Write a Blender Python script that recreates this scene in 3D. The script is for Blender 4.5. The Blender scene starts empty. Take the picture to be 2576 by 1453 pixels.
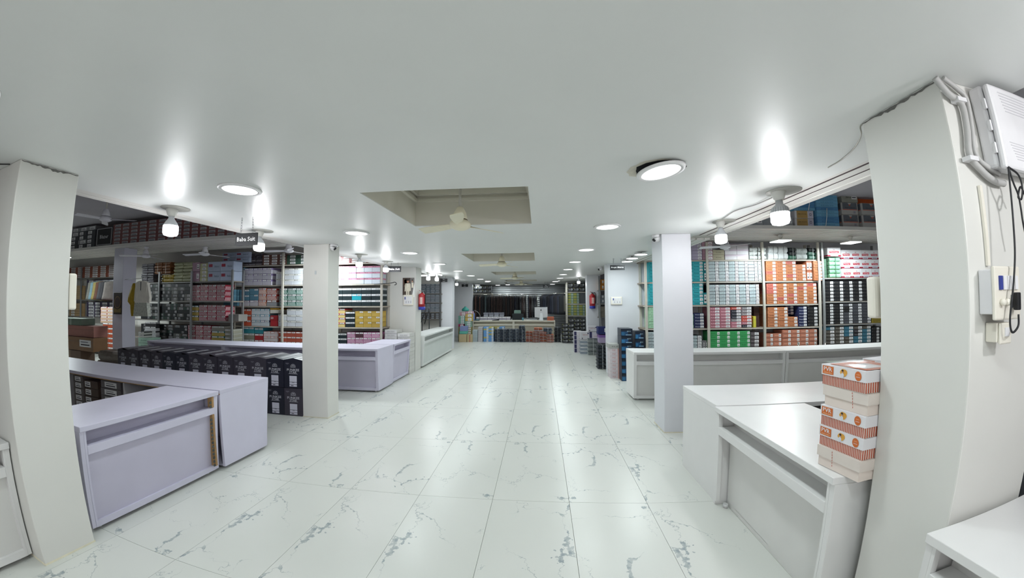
import bpy, bmesh, math, random
from mathutils import Vector, Matrix
random.seed(7)
sc = bpy.context.scene
COL = sc.collection
PI = math.pi

# ------------------------------------------------------------------ camera
# ultra-wide phone lens with barrel distortion: angle(r) = atan(K1 r) + K3 r^3, r in 1000 px of the 2576x1453 frame
YAW, PIT, ROL, K1, K3, CAMH = 0.0833, 0.0374, 0.0059, 1.21, 0.0782, 1.56
RM = (Matrix.Rotation(YAW, 3, 'Z') @ Matrix.Rotation(PIT, 3, 'X') @ Matrix.Rotation(ROL, 3, 'Y'))
CAM = Vector((0, 0, CAMH))
def theta(r): return math.atan(r*K1) + K3*r**3
def _fit():
    # least squares of theta(r) by k1 r + k2 r^2 + k3 r^3 + k4 r^4 with r in millimetres of a 36 mm sensor
    import numpy as np
    rr = np.linspace(0, 1.6, 400); s = 36.0/2.576
    A = np.stack([(rr*s)**i for i in (1, 2, 3, 4)], 1)
    k, *_ = np.linalg.lstsq(A, np.array([theta(x) for x in rr]), rcond=None)
    return [float(x) for x in k]
cd = bpy.data.cameras.new('camera'); cam = bpy.data.objects.new('camera', cd); COL.objects.link(cam)
cd.type = 'PANO'; cd.sensor_width = 36.0; cd.sensor_fit = 'HORIZONTAL'
cd.panorama_type = 'FISHEYE_LENS_POLYNOMIAL'
kk = _fit()
cd.fisheye_fov = math.radians(175)
cd.fisheye_polynomial_k0 = 0.0
cd.fisheye_polynomial_k1, cd.fisheye_polynomial_k2, cd.fisheye_polynomial_k3, cd.fisheye_polynomial_k4 = [-x for x in kk]
m3 = Matrix((RM.col[0], RM.col[2], -RM.col[1])).transposed()
cam.matrix_world = Matrix.Translation(CAM) @ m3.to_4x4()
cd.clip_start = 0.02
sc.camera = cam
def ray(x, y):
    dx, dy = x-1288.0, -(y-726.5); r = math.hypot(dx, dy)/1000 + 1e-9; t = theta(r); s = math.sin(t)/(r*1000)
    return RM @ Vector((dx*s, math.cos(t), dy*s))
def P(x, y, X=None, Y=None, Z=None):
    # the place in the room seen at a photo pixel, on the plane of a wall, a shelf front, the floor ...
    d = ray(x, y)
    t = X/d.x if X is not None else (Y/d.y if Y is not None else (Z-CAMH)/d.z)
    return CAM + d*t

# ------------------------------------------------------------------ world, exposure
w = bpy.data.worlds.new('world'); sc.world = w; w.use_nodes = True
w.node_tree.nodes['Background'].inputs[0].default_value = (0.97, 0.93, 0.95, 1); w.node_tree.nodes['Background'].inputs[1].default_value = 2.6   # overcast daylight, reaches in through the entrance behind the camera
pl_ = bpy.data.lights.new('entrance_portal', 'AREA'); pl_.shape = 'RECTANGLE'; pl_.size = 4.2; pl_.size_y = 2.3; pl_.cycles.is_portal = True
po_ = bpy.data.objects.new('entrance_portal', pl_); COL.objects.link(po_); po_.location = (-.6, -4.0, 1.15); po_.rotation_euler = (PI/2, 0, 0)
sc.view_settings.view_transform = 'Standard'; sc.view_settings.look = 'None'; sc.view_settings.gamma = 1
sc.view_settings.use_curve_mapping = False
sc.view_settings.exposure = -0.66
sc.cycles.max_bounces = 8; sc.cycles.diffuse_bounces = 4; sc.cycles.glossy_bounces = 3; sc.cycles.transparent_max_bounces = 6

# ------------------------------------------------------------------ materials
def lin(h):
    h = h.lstrip('#'); o = []
    if len(h) == 3: h = ''.join(c*2 for c in h)
    for i in (0, 2, 4):
        c = int(h[i:i+2], 16)/255; o.append(c/12.92 if c <= .04045 else ((c+.055)/1.055)**2.4)
    return (*o, 1)
MATS = {}
def C(h, rough=.55, var=.05, scale=14, bump=0.0, metal=0.0, spec=.4, name=None):
    key = (h, rough, var, scale, bump, metal)
    if key in MATS: return MATS[key]
    m = bpy.data.materials.new(name or 'paint_'+h.strip('#')); m.use_nodes = True
    nt = m.node_tree; b = nt.nodes['Principled BSDF']
    b.inputs['Roughness'].default_value = rough; b.inputs['Metallic'].default_value = metal
    b.inputs['Specular IOR Level'].default_value = spec
    c = lin(h)
    if var:
        tc = nt.nodes.new('ShaderNodeTexCoord'); nz = nt.nodes.new('ShaderNodeTexNoise'); nz.inputs['Scale'].default_value = scale; nz.inputs['Detail'].default_value = 2
        oi = nt.nodes.new('ShaderNodeObjectInfo'); ad = nt.nodes.new('ShaderNodeMath'); ad.operation = 'ADD'
        mx = nt.nodes.new('ShaderNodeMix'); mx.data_type = 'RGBA'
        nt.links.new(tc.outputs['Object'], nz.inputs['Vector']); nt.links.new(nz.outputs['Fac'], ad.inputs[0])
        ms = nt.nodes.new('ShaderNodeMath'); ms.operation = 'MULTIPLY_ADD'; ms.inputs[1].default_value = .6; ms.inputs[2].default_value = -.3
        nt.links.new(oi.outputs['Random'], ms.inputs[0]); nt.links.new(ms.outputs[0], ad.inputs[1]); ad.use_clamp = True
        nt.links.new(ad.outputs[0], mx.inputs['Factor'])
        mx.inputs['A'].default_value = (*[min(1, v*(1-var*2)) for v in c[:3]], 1); mx.inputs['B'].default_value = (*[min(1, v*(1+var*2)) for v in c[:3]], 1)
        nt.links.new(mx.outputs['Result'], b.inputs['Base Color'])
        if bump:
            bp = nt.nodes.new('ShaderNodeBump'); bp.inputs['Strength'].default_value = bump; bp.inputs['Distance'].default_value = .01
            nt.links.new(nz.outputs['Fac'], bp.inputs['Height']); nt.links.new(bp.outputs[0], b.inputs['Normal'])
    else: b.inputs['Base Color'].default_value = c
    MATS[key] = m; return m
def EM(name, col, s):
    if name in MATS: return MATS[name]
    m = bpy.data.materials.new(name); m.use_nodes = True; nt = m.node_tree; nt.nodes.clear()
    e = nt.nodes.new('ShaderNodeEmission'); e.inputs[0].default_value = (*col, 1); e.inputs[1].default_value = s
    o = nt.nodes.new('ShaderNodeOutputMaterial'); nt.links.new(e.outputs[0], o.inputs[0]); MATS[name] = m; return m
def film(h, alpha=.35, name='clear_wrap'):
    key = (name, h)
    if key in MATS: return MATS[key]
    m = bpy.data.materials.new(name); m.use_nodes = True; b = m.node_tree.nodes['Principled BSDF']
    b.inputs['Base Color'].default_value = lin(h); b.inputs['Roughness'].default_value = .12; b.inputs['Alpha'].default_value = alpha
    MATS[key] = m; return m
def tile_material():
    m = bpy.data.materials.new('veined_white_tile'); m.use_nodes = True; nt = m.node_tree; N = nt.nodes.new; L = nt.links.new
    b = nt.nodes['Principled BSDF']; b.inputs['Roughness'].default_value = .28; b.inputs['Specular IOR Level'].default_value = .45
    tc = N('ShaderNodeTexCoord'); oi = N('ShaderNodeObjectInfo')
    # the print repeats on every tile: three prints, chosen by the tile's random number
    q = N('ShaderNodeMath'); q.operation = 'MULTIPLY'; q.inputs[1].default_value = 3; L(oi.outputs['Random'], q.inputs[0])
    fl = N('ShaderNodeMath'); fl.operation = 'FLOOR'; L(q.outputs[0], fl.inputs[0])
    cx = N('ShaderNodeCombineXYZ'); mu = N('ShaderNodeMath'); mu.operation = 'MULTIPLY'; mu.inputs[1].default_value = 5.3; L(fl.outputs[0], mu.inputs[0]); L(mu.outputs[0], cx.inputs[2])
    ad = N('ShaderNodeVectorMath'); ad.operation = 'ADD'; L(tc.outputs['Object'], ad.inputs[0]); L(cx.outputs[0], ad.inputs[1])
    nz = N('ShaderNodeTexNoise'); nz.inputs['Scale'].default_value = 3.2; nz.inputs['Detail'].default_value = 5; nz.inputs['Roughness'].default_value = .62; L(ad.outputs[0], nz.inputs['Vector'])
    sb = N('ShaderNodeVectorMath'); sb.operation = 'SUBTRACT'; sb.inputs[1].default_value = (.5, .5, .5); L(nz.outputs['Color'], sb.inputs[0])
    sca = N('ShaderNodeVectorMath'); sca.operation = 'SCALE'; sca.inputs['Scale'].default_value = .55; L(sb.outputs[0], sca.inputs[0])
    a2 = N('ShaderNodeVectorMath'); a2.operation = 'ADD'; L(ad.outputs[0], a2.inputs[0]); L(sca.outputs[0], a2.inputs[1])
    st = N('ShaderNodeMapping'); st.inputs['Scale'].default_value = (1.5, 1.0, 1.0); st.inputs['Rotation'].default_value = (0, 0, .6); L(a2.outputs[0], st.inputs['Vector'])
    vo = N('ShaderNodeTexVoronoi'); vo.feature = 'DISTANCE_TO_EDGE'; vo.inputs['Scale'].default_value = 1.45; L(st.outputs[0], vo.inputs['Vector'])
    nm = N('ShaderNodeTexNoise'); nm.inputs['Scale'].default_value = 2.2; nm.inputs['Detail'].default_value = 3; L(ad.outputs[0], nm.inputs['Vector'])
    wd = N('ShaderNodeMapRange'); wd.inputs['From Min'].default_value = .53; wd.inputs['From Max'].default_value = .70; wd.inputs['To Min'].default_value = 0.0; wd.inputs['To Max'].default_value = .075; L(nm.outputs['Fac'], wd.inputs['Value'])
    nf = N('ShaderNodeTexNoise'); nf.inputs['Scale'].default_value = 26; nf.inputs['Detail'].default_value = 3; L(ad.outputs[0], nf.inputs['Vector'])
    we = N('ShaderNodeMapRange'); we.inputs['From Min'].default_value = .3; we.inputs['From Max'].default_value = .7; we.inputs['To Min'].default_value = .1; we.inputs['To Max'].default_value = 1.5; L(nf.outputs['Fac'], we.inputs['Value'])
    wm = N('ShaderNodeMath'); wm.operation = 'MULTIPLY'; L(wd.outputs[0], wm.inputs[0]); L(we.outputs[0], wm.inputs[1])
    dv = N('ShaderNodeMath'); dv.operation = 'LESS_THAN'; L(vo.outputs['Distance'], dv.inputs[0]); L(wm.outputs[0], dv.inputs[1])
    fm = N('ShaderNodeMapRange'); fm.inputs['From Min'].default_value = .35; fm.inputs['From Max'].default_value = .65; fm.inputs['To Min'].default_value = .25; fm.inputs['To Max'].default_value = .95; L(nf.outputs['Fac'], fm.inputs['Value'])
    ml0 = N('ShaderNodeMath'); ml0.operation = 'MULTIPLY'; L(dv.outputs[0], ml0.inputs[0]); L(fm.outputs[0], ml0.inputs[1])
    hw = N('ShaderNodeMapRange'); hw.inputs['From Min'].default_value = .43; hw.inputs['From Max'].default_value = .60; hw.inputs['To Min'].default_value = 0.0; hw.inputs['To Max'].default_value = .010; L(nm.outputs['Fac'], hw.inputs['Value'])
    hl = N('ShaderNodeMath'); hl.operation = 'LESS_THAN'; L(vo.outputs['Distance'], hl.inputs[0]); L(hw.outputs[0], hl.inputs[1])
    hs = N('ShaderNodeMath'); hs.operation = 'MULTIPLY'; hs.inputs[1].default_value = .55; L(hl.outputs[0], hs.inputs[0])
    ml = N('ShaderNodeMath'); ml.operation = 'MAXIMUM'; L(ml0.outputs[0], ml.inputs[0]); L(hs.outputs[0], ml.inputs[1])
    big = N('ShaderNodeTexNoise'); big.inputs['Scale'].default_value = 1.3; L(ad.outputs[0], big.inputs['Vector'])
    base = N('ShaderNodeMix'); base.data_type = 'RGBA'; base.inputs['A'].default_value = lin('#c6c8c2'); base.inputs['B'].default_value = lin('#d0d1cc'); L(big.outputs['Fac'], base.inputs['Factor'])
    mx = N('ShaderNodeMix'); mx.data_type = 'RGBA'; L(ml.outputs[0], mx.inputs['Factor']); L(base.outputs['Result'], mx.inputs['A']); mx.inputs['B'].default_value = lin('#848e92')
    L(mx.outputs['Result'], b.inputs['Base Color'])
    return m
WHITE = C('#d5d4cf', .5, .02, 3, name='white_wall_paint')
COOLW = C('#d2d3d8', .5, .02, 3, name='cool_white_wall_paint')
CEIL = C('#dcdedc', .40, .02, 2, spec=.3, name='gloss_ceiling_paint')
PVC = C('#d6d4cf', .35, .04, 5, name='pvc_panel')
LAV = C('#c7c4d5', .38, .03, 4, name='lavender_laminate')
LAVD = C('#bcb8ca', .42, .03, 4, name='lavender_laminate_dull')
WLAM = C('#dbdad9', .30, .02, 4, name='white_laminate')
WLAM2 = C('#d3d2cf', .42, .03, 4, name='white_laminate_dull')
PLY = C('#9a7a52', .7, .12, 30, name='raw_plywood_edge')
DARK = C('#17181b', .6, .1, name='black_plastic')
STEEL = C('#b9b4aa', .5, .05, name='cream_shelf_steel')
SHELF = C('#8f8478', .6, .08, name='shelf_board')
GREYST = C('#8d8f90', .45, .05, metal=.3, name='grey_steel')
LABEL = C('#e9e9e9', .5, .05, 60, name='paper_label')
INK = C('#3a3a42', .6, 0, name='ink')
INKG = C('#8a8a92', .6, 0, name='pale_ink')

# ------------------------------------------------------------------ mesh builder
TEXTS = {}
def text_geo(s):
    if s in TEXTS: return TEXTS[s]
    cu = bpy.data.curves.new('t', 'FONT'); cu.body = s; cu.resolution_u = 1; cu.size = 1; cu.fill_mode = 'FRONT'
    cu.offset = .014; cu.space_line = .85; cu.align_x = 'CENTER'
    o = bpy.data.objects.new('t', cu); COL.objects.link(o)
    dg = bpy.context.evaluated_depsgraph_get(); me = bpy.data.meshes.new_from_object(o.evaluated_get(dg))
    v = [tuple(p.co) for p in me.vertices]; f = [tuple(p.vertices) for p in me.polygons]
    bpy.data.objects.remove(o); bpy.data.curves.remove(cu); bpy.data.meshes.remove(me)
    x0 = min(p[0] for p in v); x1 = max(p[0] for p in v); y0 = min(p[1] for p in v); y1 = max(p[1] for p in v)
    v = [((p[0]-(x0+x1)/2)/(x1-x0), (p[1]-(y0+y1)/2)/(y1-y0)) for p in v]
    TEXTS[s] = (v, f); return TEXTS[s]
class MB:
    def __init__(s): s.v = []; s.f = []; s.mi = []; s.ms = []; s.sm = []
    def _m(s, m):
        if m not in s.ms: s.ms.append(m)
        return s.ms.index(m)
    def add(s, vs, fs, m, smooth=False):
        o = len(s.v); s.v += [tuple(p) for p in vs]; k = s._m(m)
        for f in fs: s.f.append(tuple(i+o for i in f)); s.mi.append(k); s.sm.append(smooth)
        return s
    def box(s, x0, y0, z0, x1, y1, z1, m):
        v = [(x, y, z) for z in (z0, z1) for y in (y0, y1) for x in (x0, x1)]
        return s.add(v, [(0, 2, 3, 1), (4, 5, 7, 6), (0, 1, 5, 4), (2, 6, 7, 3), (0, 4, 6, 2), (1, 3, 7, 5)], m)
    def hexa(s, v, m):   # eight corners: bottom x0y0,x1y0,x0y1,x1y1 then top
        return s.add(v, [(0, 2, 3, 1), (4, 5, 7, 6), (0, 1, 5, 4), (2, 6, 7, 3), (0, 4, 6, 2), (1, 3, 7, 5)], m)
    def quad(s, pts, m): return s.add(pts, [tuple(range(len(pts)))], m)
    def fq(s, x0, z0, x1, z1, y, m):  # a quad that faces -Y
        return s.quad([(x0, y, z0), (x1, y, z0), (x1, y, z1), (x0, y, z1)], m)
    def sq(s, y0, z0, y1, z1, x, m, pos=True):  # faces +X or -X
        q = [(x, y0, z0), (x, y1, z0), (x, y1, z1), (x, y0, z1)]
        return s.quad(q if pos else q[::-1], m)
    def text(s, t, cx, cz, w, h, y, m, rot=0):   # lettering on a face that looks to -Y
        v, f = text_geo(t); ca, sa = math.cos(rot), math.sin(rot)
        return s.add([(cx+(p[0]*w*ca-p[1]*h*sa), y, cz+(p[0]*w*sa+p[1]*h*ca)) for p in v], f, m)
    def textp(s, t, c, ux, uz, w, h, m):
        v, f = text_geo(t); c, ux, uz = Vector(c), Vector(ux), Vector(uz)
        return s.add([c+ux*(p[0]*w)+uz*(p[1]*h) for p in v], f, m)
    def lathe(s, prof, m, c=(0, 0, 0), n=20, ms=None, smooth=True):   # prof: (r, z) from one end to the other
        vs = []; fs = []
        for r, z in prof:
            for i in range(n): a = 2*PI*i/n; vs.append((c[0]+r*math.cos(a), c[1]+r*math.sin(a), c[2]+z))
        for k in range(len(prof)-1):
            q = [(k*n+i, k*n+(i+1) % n, (k+1)*n+(i+1) % n, (k+1)*n+i) for i in range(n)]
            s.add([], [], m); o = len(s.v)
            fs.append(q)
        o = len(s.v); s.v += vs
        for k, q in enumerate(fs):
            mm = s._m(ms[k] if ms else m)
            for f in q: s.f.append(tuple(i+o for i in f)); s.mi.append(mm); s.sm.append(smooth)
        for k, rev in ((0, True), (len(prof)-1, False)):
            if prof[k][0] > 1e-5:
                f = [o+k*n+i for i in range(n)]; s.f.append(tuple(f[::-1] if rev else f)); s.mi.append(s._m(ms[min(k, len(ms)-1)] if ms else m)); s.sm.append(False)
        return s
    def tube(s, pts, r, m, n=8, rs=None, cap=True):
        pts = [Vector(p) for p in pts]; vs = []; up = None
        for i, p in enumerate(pts):
            t = (pts[min(i+1, len(pts)-1)]-pts[max(i-1, 0)]).normalized()
            if up is None: up = Vector((0, 0, 1)) if abs(t.z) < .9 else Vector((1, 0, 0))
            a = t.cross(up).normalized(); up = a.cross(t).normalized(); rr = rs[i] if rs else r
            vs += [p+(a*math.cos(2*PI*k/n)+up*math.sin(2*PI*k/n))*rr for k in range(n)]
        fs = [(i*n+k, i*n+(k+1) % n, (i+1)*n+(k+1) % n, (i+1)*n+k) for i in range(len(pts)-1) for k in range(n)]
        if cap: fs += [tuple(range(n))[::-1], tuple((len(pts)-1)*n+k for k in range(n))]
        return s.add(vs, fs, m, True)
    def mesh(s, name):
        me = bpy.data.meshes.new(name); me.from_pydata(s.v, [], s.f)
        for m in s.ms: me.materials.append(m)
        me.polygons.foreach_set('material_index', s.mi); me.polygons.foreach_set('use_smooth', s.sm); me.update(); return me
    def build(s, name, parent=None, loc=(0, 0, 0), rot=0, bevel=0):
        o = bpy.data.objects.new(name, s.mesh(name)); COL.objects.link(o); o.location = loc; o.rotation_euler = (0, 0, rot)
        if parent: o.parent = parent
        if bevel:
            b = o.modifiers.new('bevel', 'BEVEL'); b.width = bevel; b.segments = 2; b.limit_method = 'ANGLE'; b.harden_normals = False
        return o
def obj(name, me, parent=None, loc=(0, 0, 0), rot=(0, 0, 0)):
    o = bpy.data.objects.new(name, me); COL.objects.link(o); o.location = loc; o.rotation_euler = rot; o.parent = parent; return o
def tag(o, label, cat, group=None):
    o['label'] = label; o['category'] = cat
    if group: o['group'] = group
    return o
def thing(name, label, cat, loc=(0, 0, 0), rot=0, group=None):
    o = bpy.data.objects.new(name, None); COL.objects.link(o); o.location = loc; o.rotation_euler = (0, 0, rot); o.empty_display_size = .1
    return tag(o, label, cat, group)
def struct(o): o['kind'] = 'structure'; return o
def copy_tree(o, parent=None):
    c = o.copy(); COL.objects.link(c); c.parent = parent
    for ch in [x for x in bpy.data.objects if x.parent == o]: copy_tree(ch, c)
    return c
def copy_children(src, dst):
    for ch in list(src.children): 
        c = ch.copy(); COL.objects.link(c); c.parent = dst
        for g in list(ch.children):
            d = g.copy(); COL.objects.link(d); d.parent = c
ORD = ['zeroth', 'first', 'second', 'third', 'fourth', 'fifth', 'sixth', 'seventh', 'eighth', 'ninth', 'tenth', 'eleventh', 'twelfth', 'thirteenth', 'fourteenth', 'fifteenth', 'sixteenth', 'seventeenth', 'eighteenth', 'nineteenth', 'twentieth']
def nth(n):
    if n <= 20: return ORD[n]
    tens = {2: 'twenty', 3: 'thirty', 4: 'forty'}[n//10]; return tens+('-'+ORD[n % 10] if n % 10 else 'th')

# ================================================================== STRUCTURE
ZC = 2.35                      # aisle ceiling
ZU = 3.35                      # ceiling of the side bays
XL, XR = -3.19, 1.91           # edges of the aisle ceiling
Y0, Y1 = -4.0, 15.5
TX, TY = .598, 1.09
# ---- floor: slab, large tiles in view, plain tile field under the bays
fl = MB().box(-16, Y0, -.12, 9, Y1, -.012, C('#b9b2a2', .8, .08, name='tile_grout')).build('floor'); struct(fl)
TILE = tile_material()
tm = MB().box(-TX/2+.0012, -TY/2+.0012, -.010, TX/2-.0012, TY/2-.0012, 0, TILE).mesh('tile')
cols = range(-8, 4); rows = range(-2, 11)
for i in cols:
    for j in rows:
        t = obj('tile', tm, fl, (.22+TX*(i+.5), 2.57+TY*(j+.5), 0), (0, 0, 0 if (i*3+j) % 4 else PI))
fx0, fx1, fy0, fy1 = .22+TX*-8, .22+TX*4, 2.57+TY*-2, 2.57+TY*11
for k, (a, b, c_, d) in enumerate(((-16, Y0, fx0, Y1), (fx1, Y0, 9, Y1), (fx0, Y0, fx1, fy0), (fx0, fy1, fx1, Y1))):
    MB().box(a, b, -.010, c_, d, -.0005, C('#dcdcd7', .3, .03, 2, name='tile_field')).build('tile_field', fl)
# ---- outer walls
struct(MB().box(-16.2, Y0, -.1, -16, Y1, ZU+.1, WHITE).build('wall_left'))
struct(MB().box(9, Y0, -.1, 9.2, Y1, ZU+.1, WHITE).build('wall_right'))
# the front wall behind the camera has the wide open shop entrance
struct(MB().box(-16.2, Y0-.2, -.1, -2.7, Y0, ZU+.1, WHITE).box(1.5, Y0-.2, -.1, 9.2, Y0, ZU+.1, WHITE).box(-2.7, Y0-.2, 2.3, 1.5, Y0, ZU+.1, WHITE).build('wall_front'))
wb = struct(MB().box(-16.2, Y1, -.1, 9.2, Y1+.2, ZU+.1, C('#8c9094', .6, .04, name='grey_back_wall')).build('wall_back'))
# ---- partitions between the bays
struct(MB().box(-16, 7.2, 0, -2.80, 7.54, ZU, WHITE).build('wall_left_second'))
struct(MB().box(-16, 10.45, 0, -3.19, 10.7, ZU, WHITE).build('wall_left_third'))
struct(MB().box(1.455, 7.04, 0, 9, 7.40, ZU, COOLW).build('wall_right_second'))
struct(MB().box(1.87, 10.40, 0, 9, 10.6, ZU, COOLW).build('wall_right_third'))
struct(MB().box(-16, 13.9, 0, -2.92, 14.15, ZU, COOLW).build('wall_left_fourth'))
# ---- ceilings
ce = bpy.data.objects.new('ceiling', None); COL.objects.link(ce); struct(ce)
RX0, RX1 = -1.29, -.07
RECS = [(2.22, 3.30), (5.26, 6.32), (8.55, 9.60), (11.9, 12.95)]
cb = MB()
cb.box(XL, Y0, ZC, RX0, Y1, ZC+.008, CEIL); cb.box(RX1, Y0, ZC, XR, Y1, ZC+.008, CEIL)
ys = [Y0]+[v for r in RECS for v in r]+[Y1]
for k in range(0, len(ys), 2): cb.box(RX0, ys[k], ZC, RX1, ys[k+1], ZC+.008, CEIL)
cb.build('aisle_slab', ce)
RECM = C('#cfccc0', .6, .03, 4, name='recess_paint')
for a, b in RECS:
    zt = 2.72; r = MB()
    r.box(RX0-.05, a-.05, ZC+.008, RX0, b+.05, zt, RECM); r.box(RX1, a-.05, ZC+.008, RX1+.05, b+.05, zt, RECM)
    r.box(RX0, a-.05, ZC+.008, RX1, a, zt, RECM); r.box(RX0, b, ZC+.008, RX1, b+.05, zt, RECM)
    r.box(RX0-.05, a-.05, zt, RX1+.05, b+.05, zt+.04, RECM); r.build('recess_box', ce)
    md = MB()
    for q, (o, zz, hh) in enumerate(((.035, 2.60, .03), (.02, 2.63, .03), (.055, 2.66, .06))):
        md.box(RX0, a, zz, RX0+o, b, zz+hh, RECM); md.box(RX1-o, a, zz, RX1, b, zz+hh, RECM)
        md.box(RX0+o, a, zz, RX1-o, a+o, zz+hh, RECM); md.box(RX0+o, b-o, zz, RX1-o, b, zz+hh, RECM)
    md.build('recess_moulding', ce)
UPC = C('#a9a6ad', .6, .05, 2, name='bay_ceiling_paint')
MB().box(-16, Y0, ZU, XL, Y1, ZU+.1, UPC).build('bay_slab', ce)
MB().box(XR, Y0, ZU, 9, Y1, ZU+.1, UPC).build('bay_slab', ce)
MB().box(XL-.0, Y0, ZC+.008, XL+.03, Y1, ZU, WHITE).build('edge_beam', ce)
MB().box(XR-.03, Y0, ZC+.008, XR+.0, Y1, ZU, WHITE).build('edge_beam', ce)
# pvc edge strips along the ceiling edges, with slits between them on the right, the near ones darkened by a board
for k, (a, b) in enumerate(((XL-.09, XL-.0), (XL-.16, XL-.10))):
    MB().box(a, 1.35, ZC+.0, b, 7.2, ZC+.02, PVC).build('edge_strip', ce)
MB().box(XL-.20, 1.35, ZC+.0, XL-.17, 7.2, ZC+.035, PVC).build('edge_strip', ce)
for k, (a, b) in enumerate(((XR, XR+.035), (XR+.065, XR+.135), (XR+.16, XR+.25), (XR+.262, XR+.33))):
    MB().box(a, 1.40, ZC+.0, b, 4.12, ZC+.004, PVC).build('edge_strip', ce)
    if k == 2: MB().box(b-.012, 1.40, ZC-.006, b, 4.12, ZC, PVC).build('edge_rib', ce)
    MB().box(a, 4.4, ZC, b, 7.04, ZC+.02, PVC).build('edge_strip', ce)
MB().box(XR+.022, 1.40, ZC+.006, XR+.335, 4.12, ZC+.012, C('#4a3a3c', .8, .15, name='painted_slit_shade')).build('slit_shade_board', ce)  # dark board added to paint shade into the slits
for k in range(0): MB().box(XR+.03, 1.9+k*.42, ZC+.02, XR+.33, 1.93+k*.42, ZC+.04, C('#5b4a48', .7, name='dark_batten')).build('batten', ce)
# ---- pillars
def pillar(x0, x1, y0, y1, z, label, m=WHITE, crack=None):
    t = thing('pillar', label, 'pillar', ((x0+x1)/2, (y0+y1)/2, 0)); L = t.location
    MB().box(x0-L.x, y0-L.y, 0, x1-L.x, y1-L.y, z, m).build('shaft', t, bevel=.006)
    MB().box(x0-L.x-.003, y0-L.y-.003, 0, x1-L.x+.003, y1-L.y+.003, .012, C('#d8d2bd', .8, .1, name='stained_grout')).build('base_joint', t)
    if crack:
        x, a, b = crack; rnd = random.Random(int(a*100)); mb = MB(); s = 1 if x < 0 else -1
        n = 22; pts = []
        for i in range(n+1):
            u = i/n; pts.append((x+s*.0015, a+(b-a)*u, z-.004-.004*rnd.random()))
        low = [(p[0], p[1], p[2]-.004-.016*rnd.random()*math.sin(PI*i/n)) for i, p in enumerate(pts)]
        for i in range(n):
            q = [(*low[i],), (*low[i+1],), (*pts[i+1],), (*pts[i],)]
            q = [(p[0]-L.x, p[1]-L.y, p[2]) for p in q]; mb.quad(q, C('#6e6d6a', .9, .2, 60, name='crack_grey'))
        mb.build('crack', t)
    return t
pillar(-3.22, -2.83, .98, 1.35, ZC, 'nearest left white pillar with a cracked joint at the ceiling', crack=(-2.83, .985, 1.345))
pillar(-3.21, -2.83, 4.13, 4.38, ZC, 'white pillar beside the black printed cartons on the left')
pillar(1.475, 1.98, .98, 1.372, ZC, 'nearest right white pillar carrying the electrical box', crack=(1.475, .985, 1.37))
pillar(1.455, 1.80, 3.98, 4.33, ZC, 'white pillar between the two right counters with a dome camera on top', COOLW)
pillar(-3.19, -2.82, 10.36, 10.62, ZC, 'white pillar behind the pale long counter on the far left', COOLW)
pillar(1.46, 1.87, 10.1, 10.4, ZC, 'far right white pillar carrying the fire extinguisher with blue base', COOLW)
pillar(-9.34, -8.97, 5.40, 5.70, 2.75, 'lavender-white pillar inside the left bay with a kurta hung beside it', C('#c9c8d6', .5, .03, 3, name='lavender_white_paint'))
# ---- lofts over the bays: ribbed pvc soffit, deck and front edge
def loft(x0, x1, y0, y1, label):
    t = thing('loft', label, 'loft', ((x0+x1)/2, y0, 2.75)); L = t.location
    MB().box(x0-L.x, 0, .03, x1-L.x, y1-y0, .05, C('#8b7f76', .7, .1, name='loft_board')).build('deck', t)
    n = int((y1-y0)/.115); wd = (y1-y0)/n
    pm = MB().box(x0-L.x, .004, 0, x1-L.x, wd-.004, .03, PVC)
    pm.box(x0-L.x, .008, -.008, x1-L.x, .020, 0, PVC).box(x0-L.x, .05, -.004, x1-L.x, .056, 0, PVC)
    me = pm.mesh('soffit_panel')
    for k in range(n): obj('soffit_panel', me, t, (0, k*wd, 0))
    MB().box(x0-L.x, -.02, -.01, x1-L.x, 0, .05, PVC).build('front_edge', t)
    return t
loft(-15.9, -3.45, 5.25, 6.35, 'ribbed white loft across the left bay, stacked with maroon boxes')
loft(2.26, 8.9, 5.58, 7.0, 'ribbed white loft across the right bay, stacked with blue and grey cartons')
# ---- roller shutter at the far end
sh = thing('roller_shutter', 'grey corrugated roller shutter closing the far end', 'shutter', (-.6, 15.42, 0))
slm = MB().tube([(-2.2, 0, 0), (2.2, 0, 0)], .06, C('#a7a9ab', .4, .04, metal=.4, name='shutter_steel'), n=8).mesh('slat')
for k in range(24): obj('slat', slm, sh, (0, 0, .06+k*.097))
MB().box(-2.3, -.08, 0, -2.2, .06, 2.34, GREYST).build('guide_rail', sh); MB().box(2.2, -.08, 0, 2.3, .06, 2.34, GREYST).build('guide_rail', sh)
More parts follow.
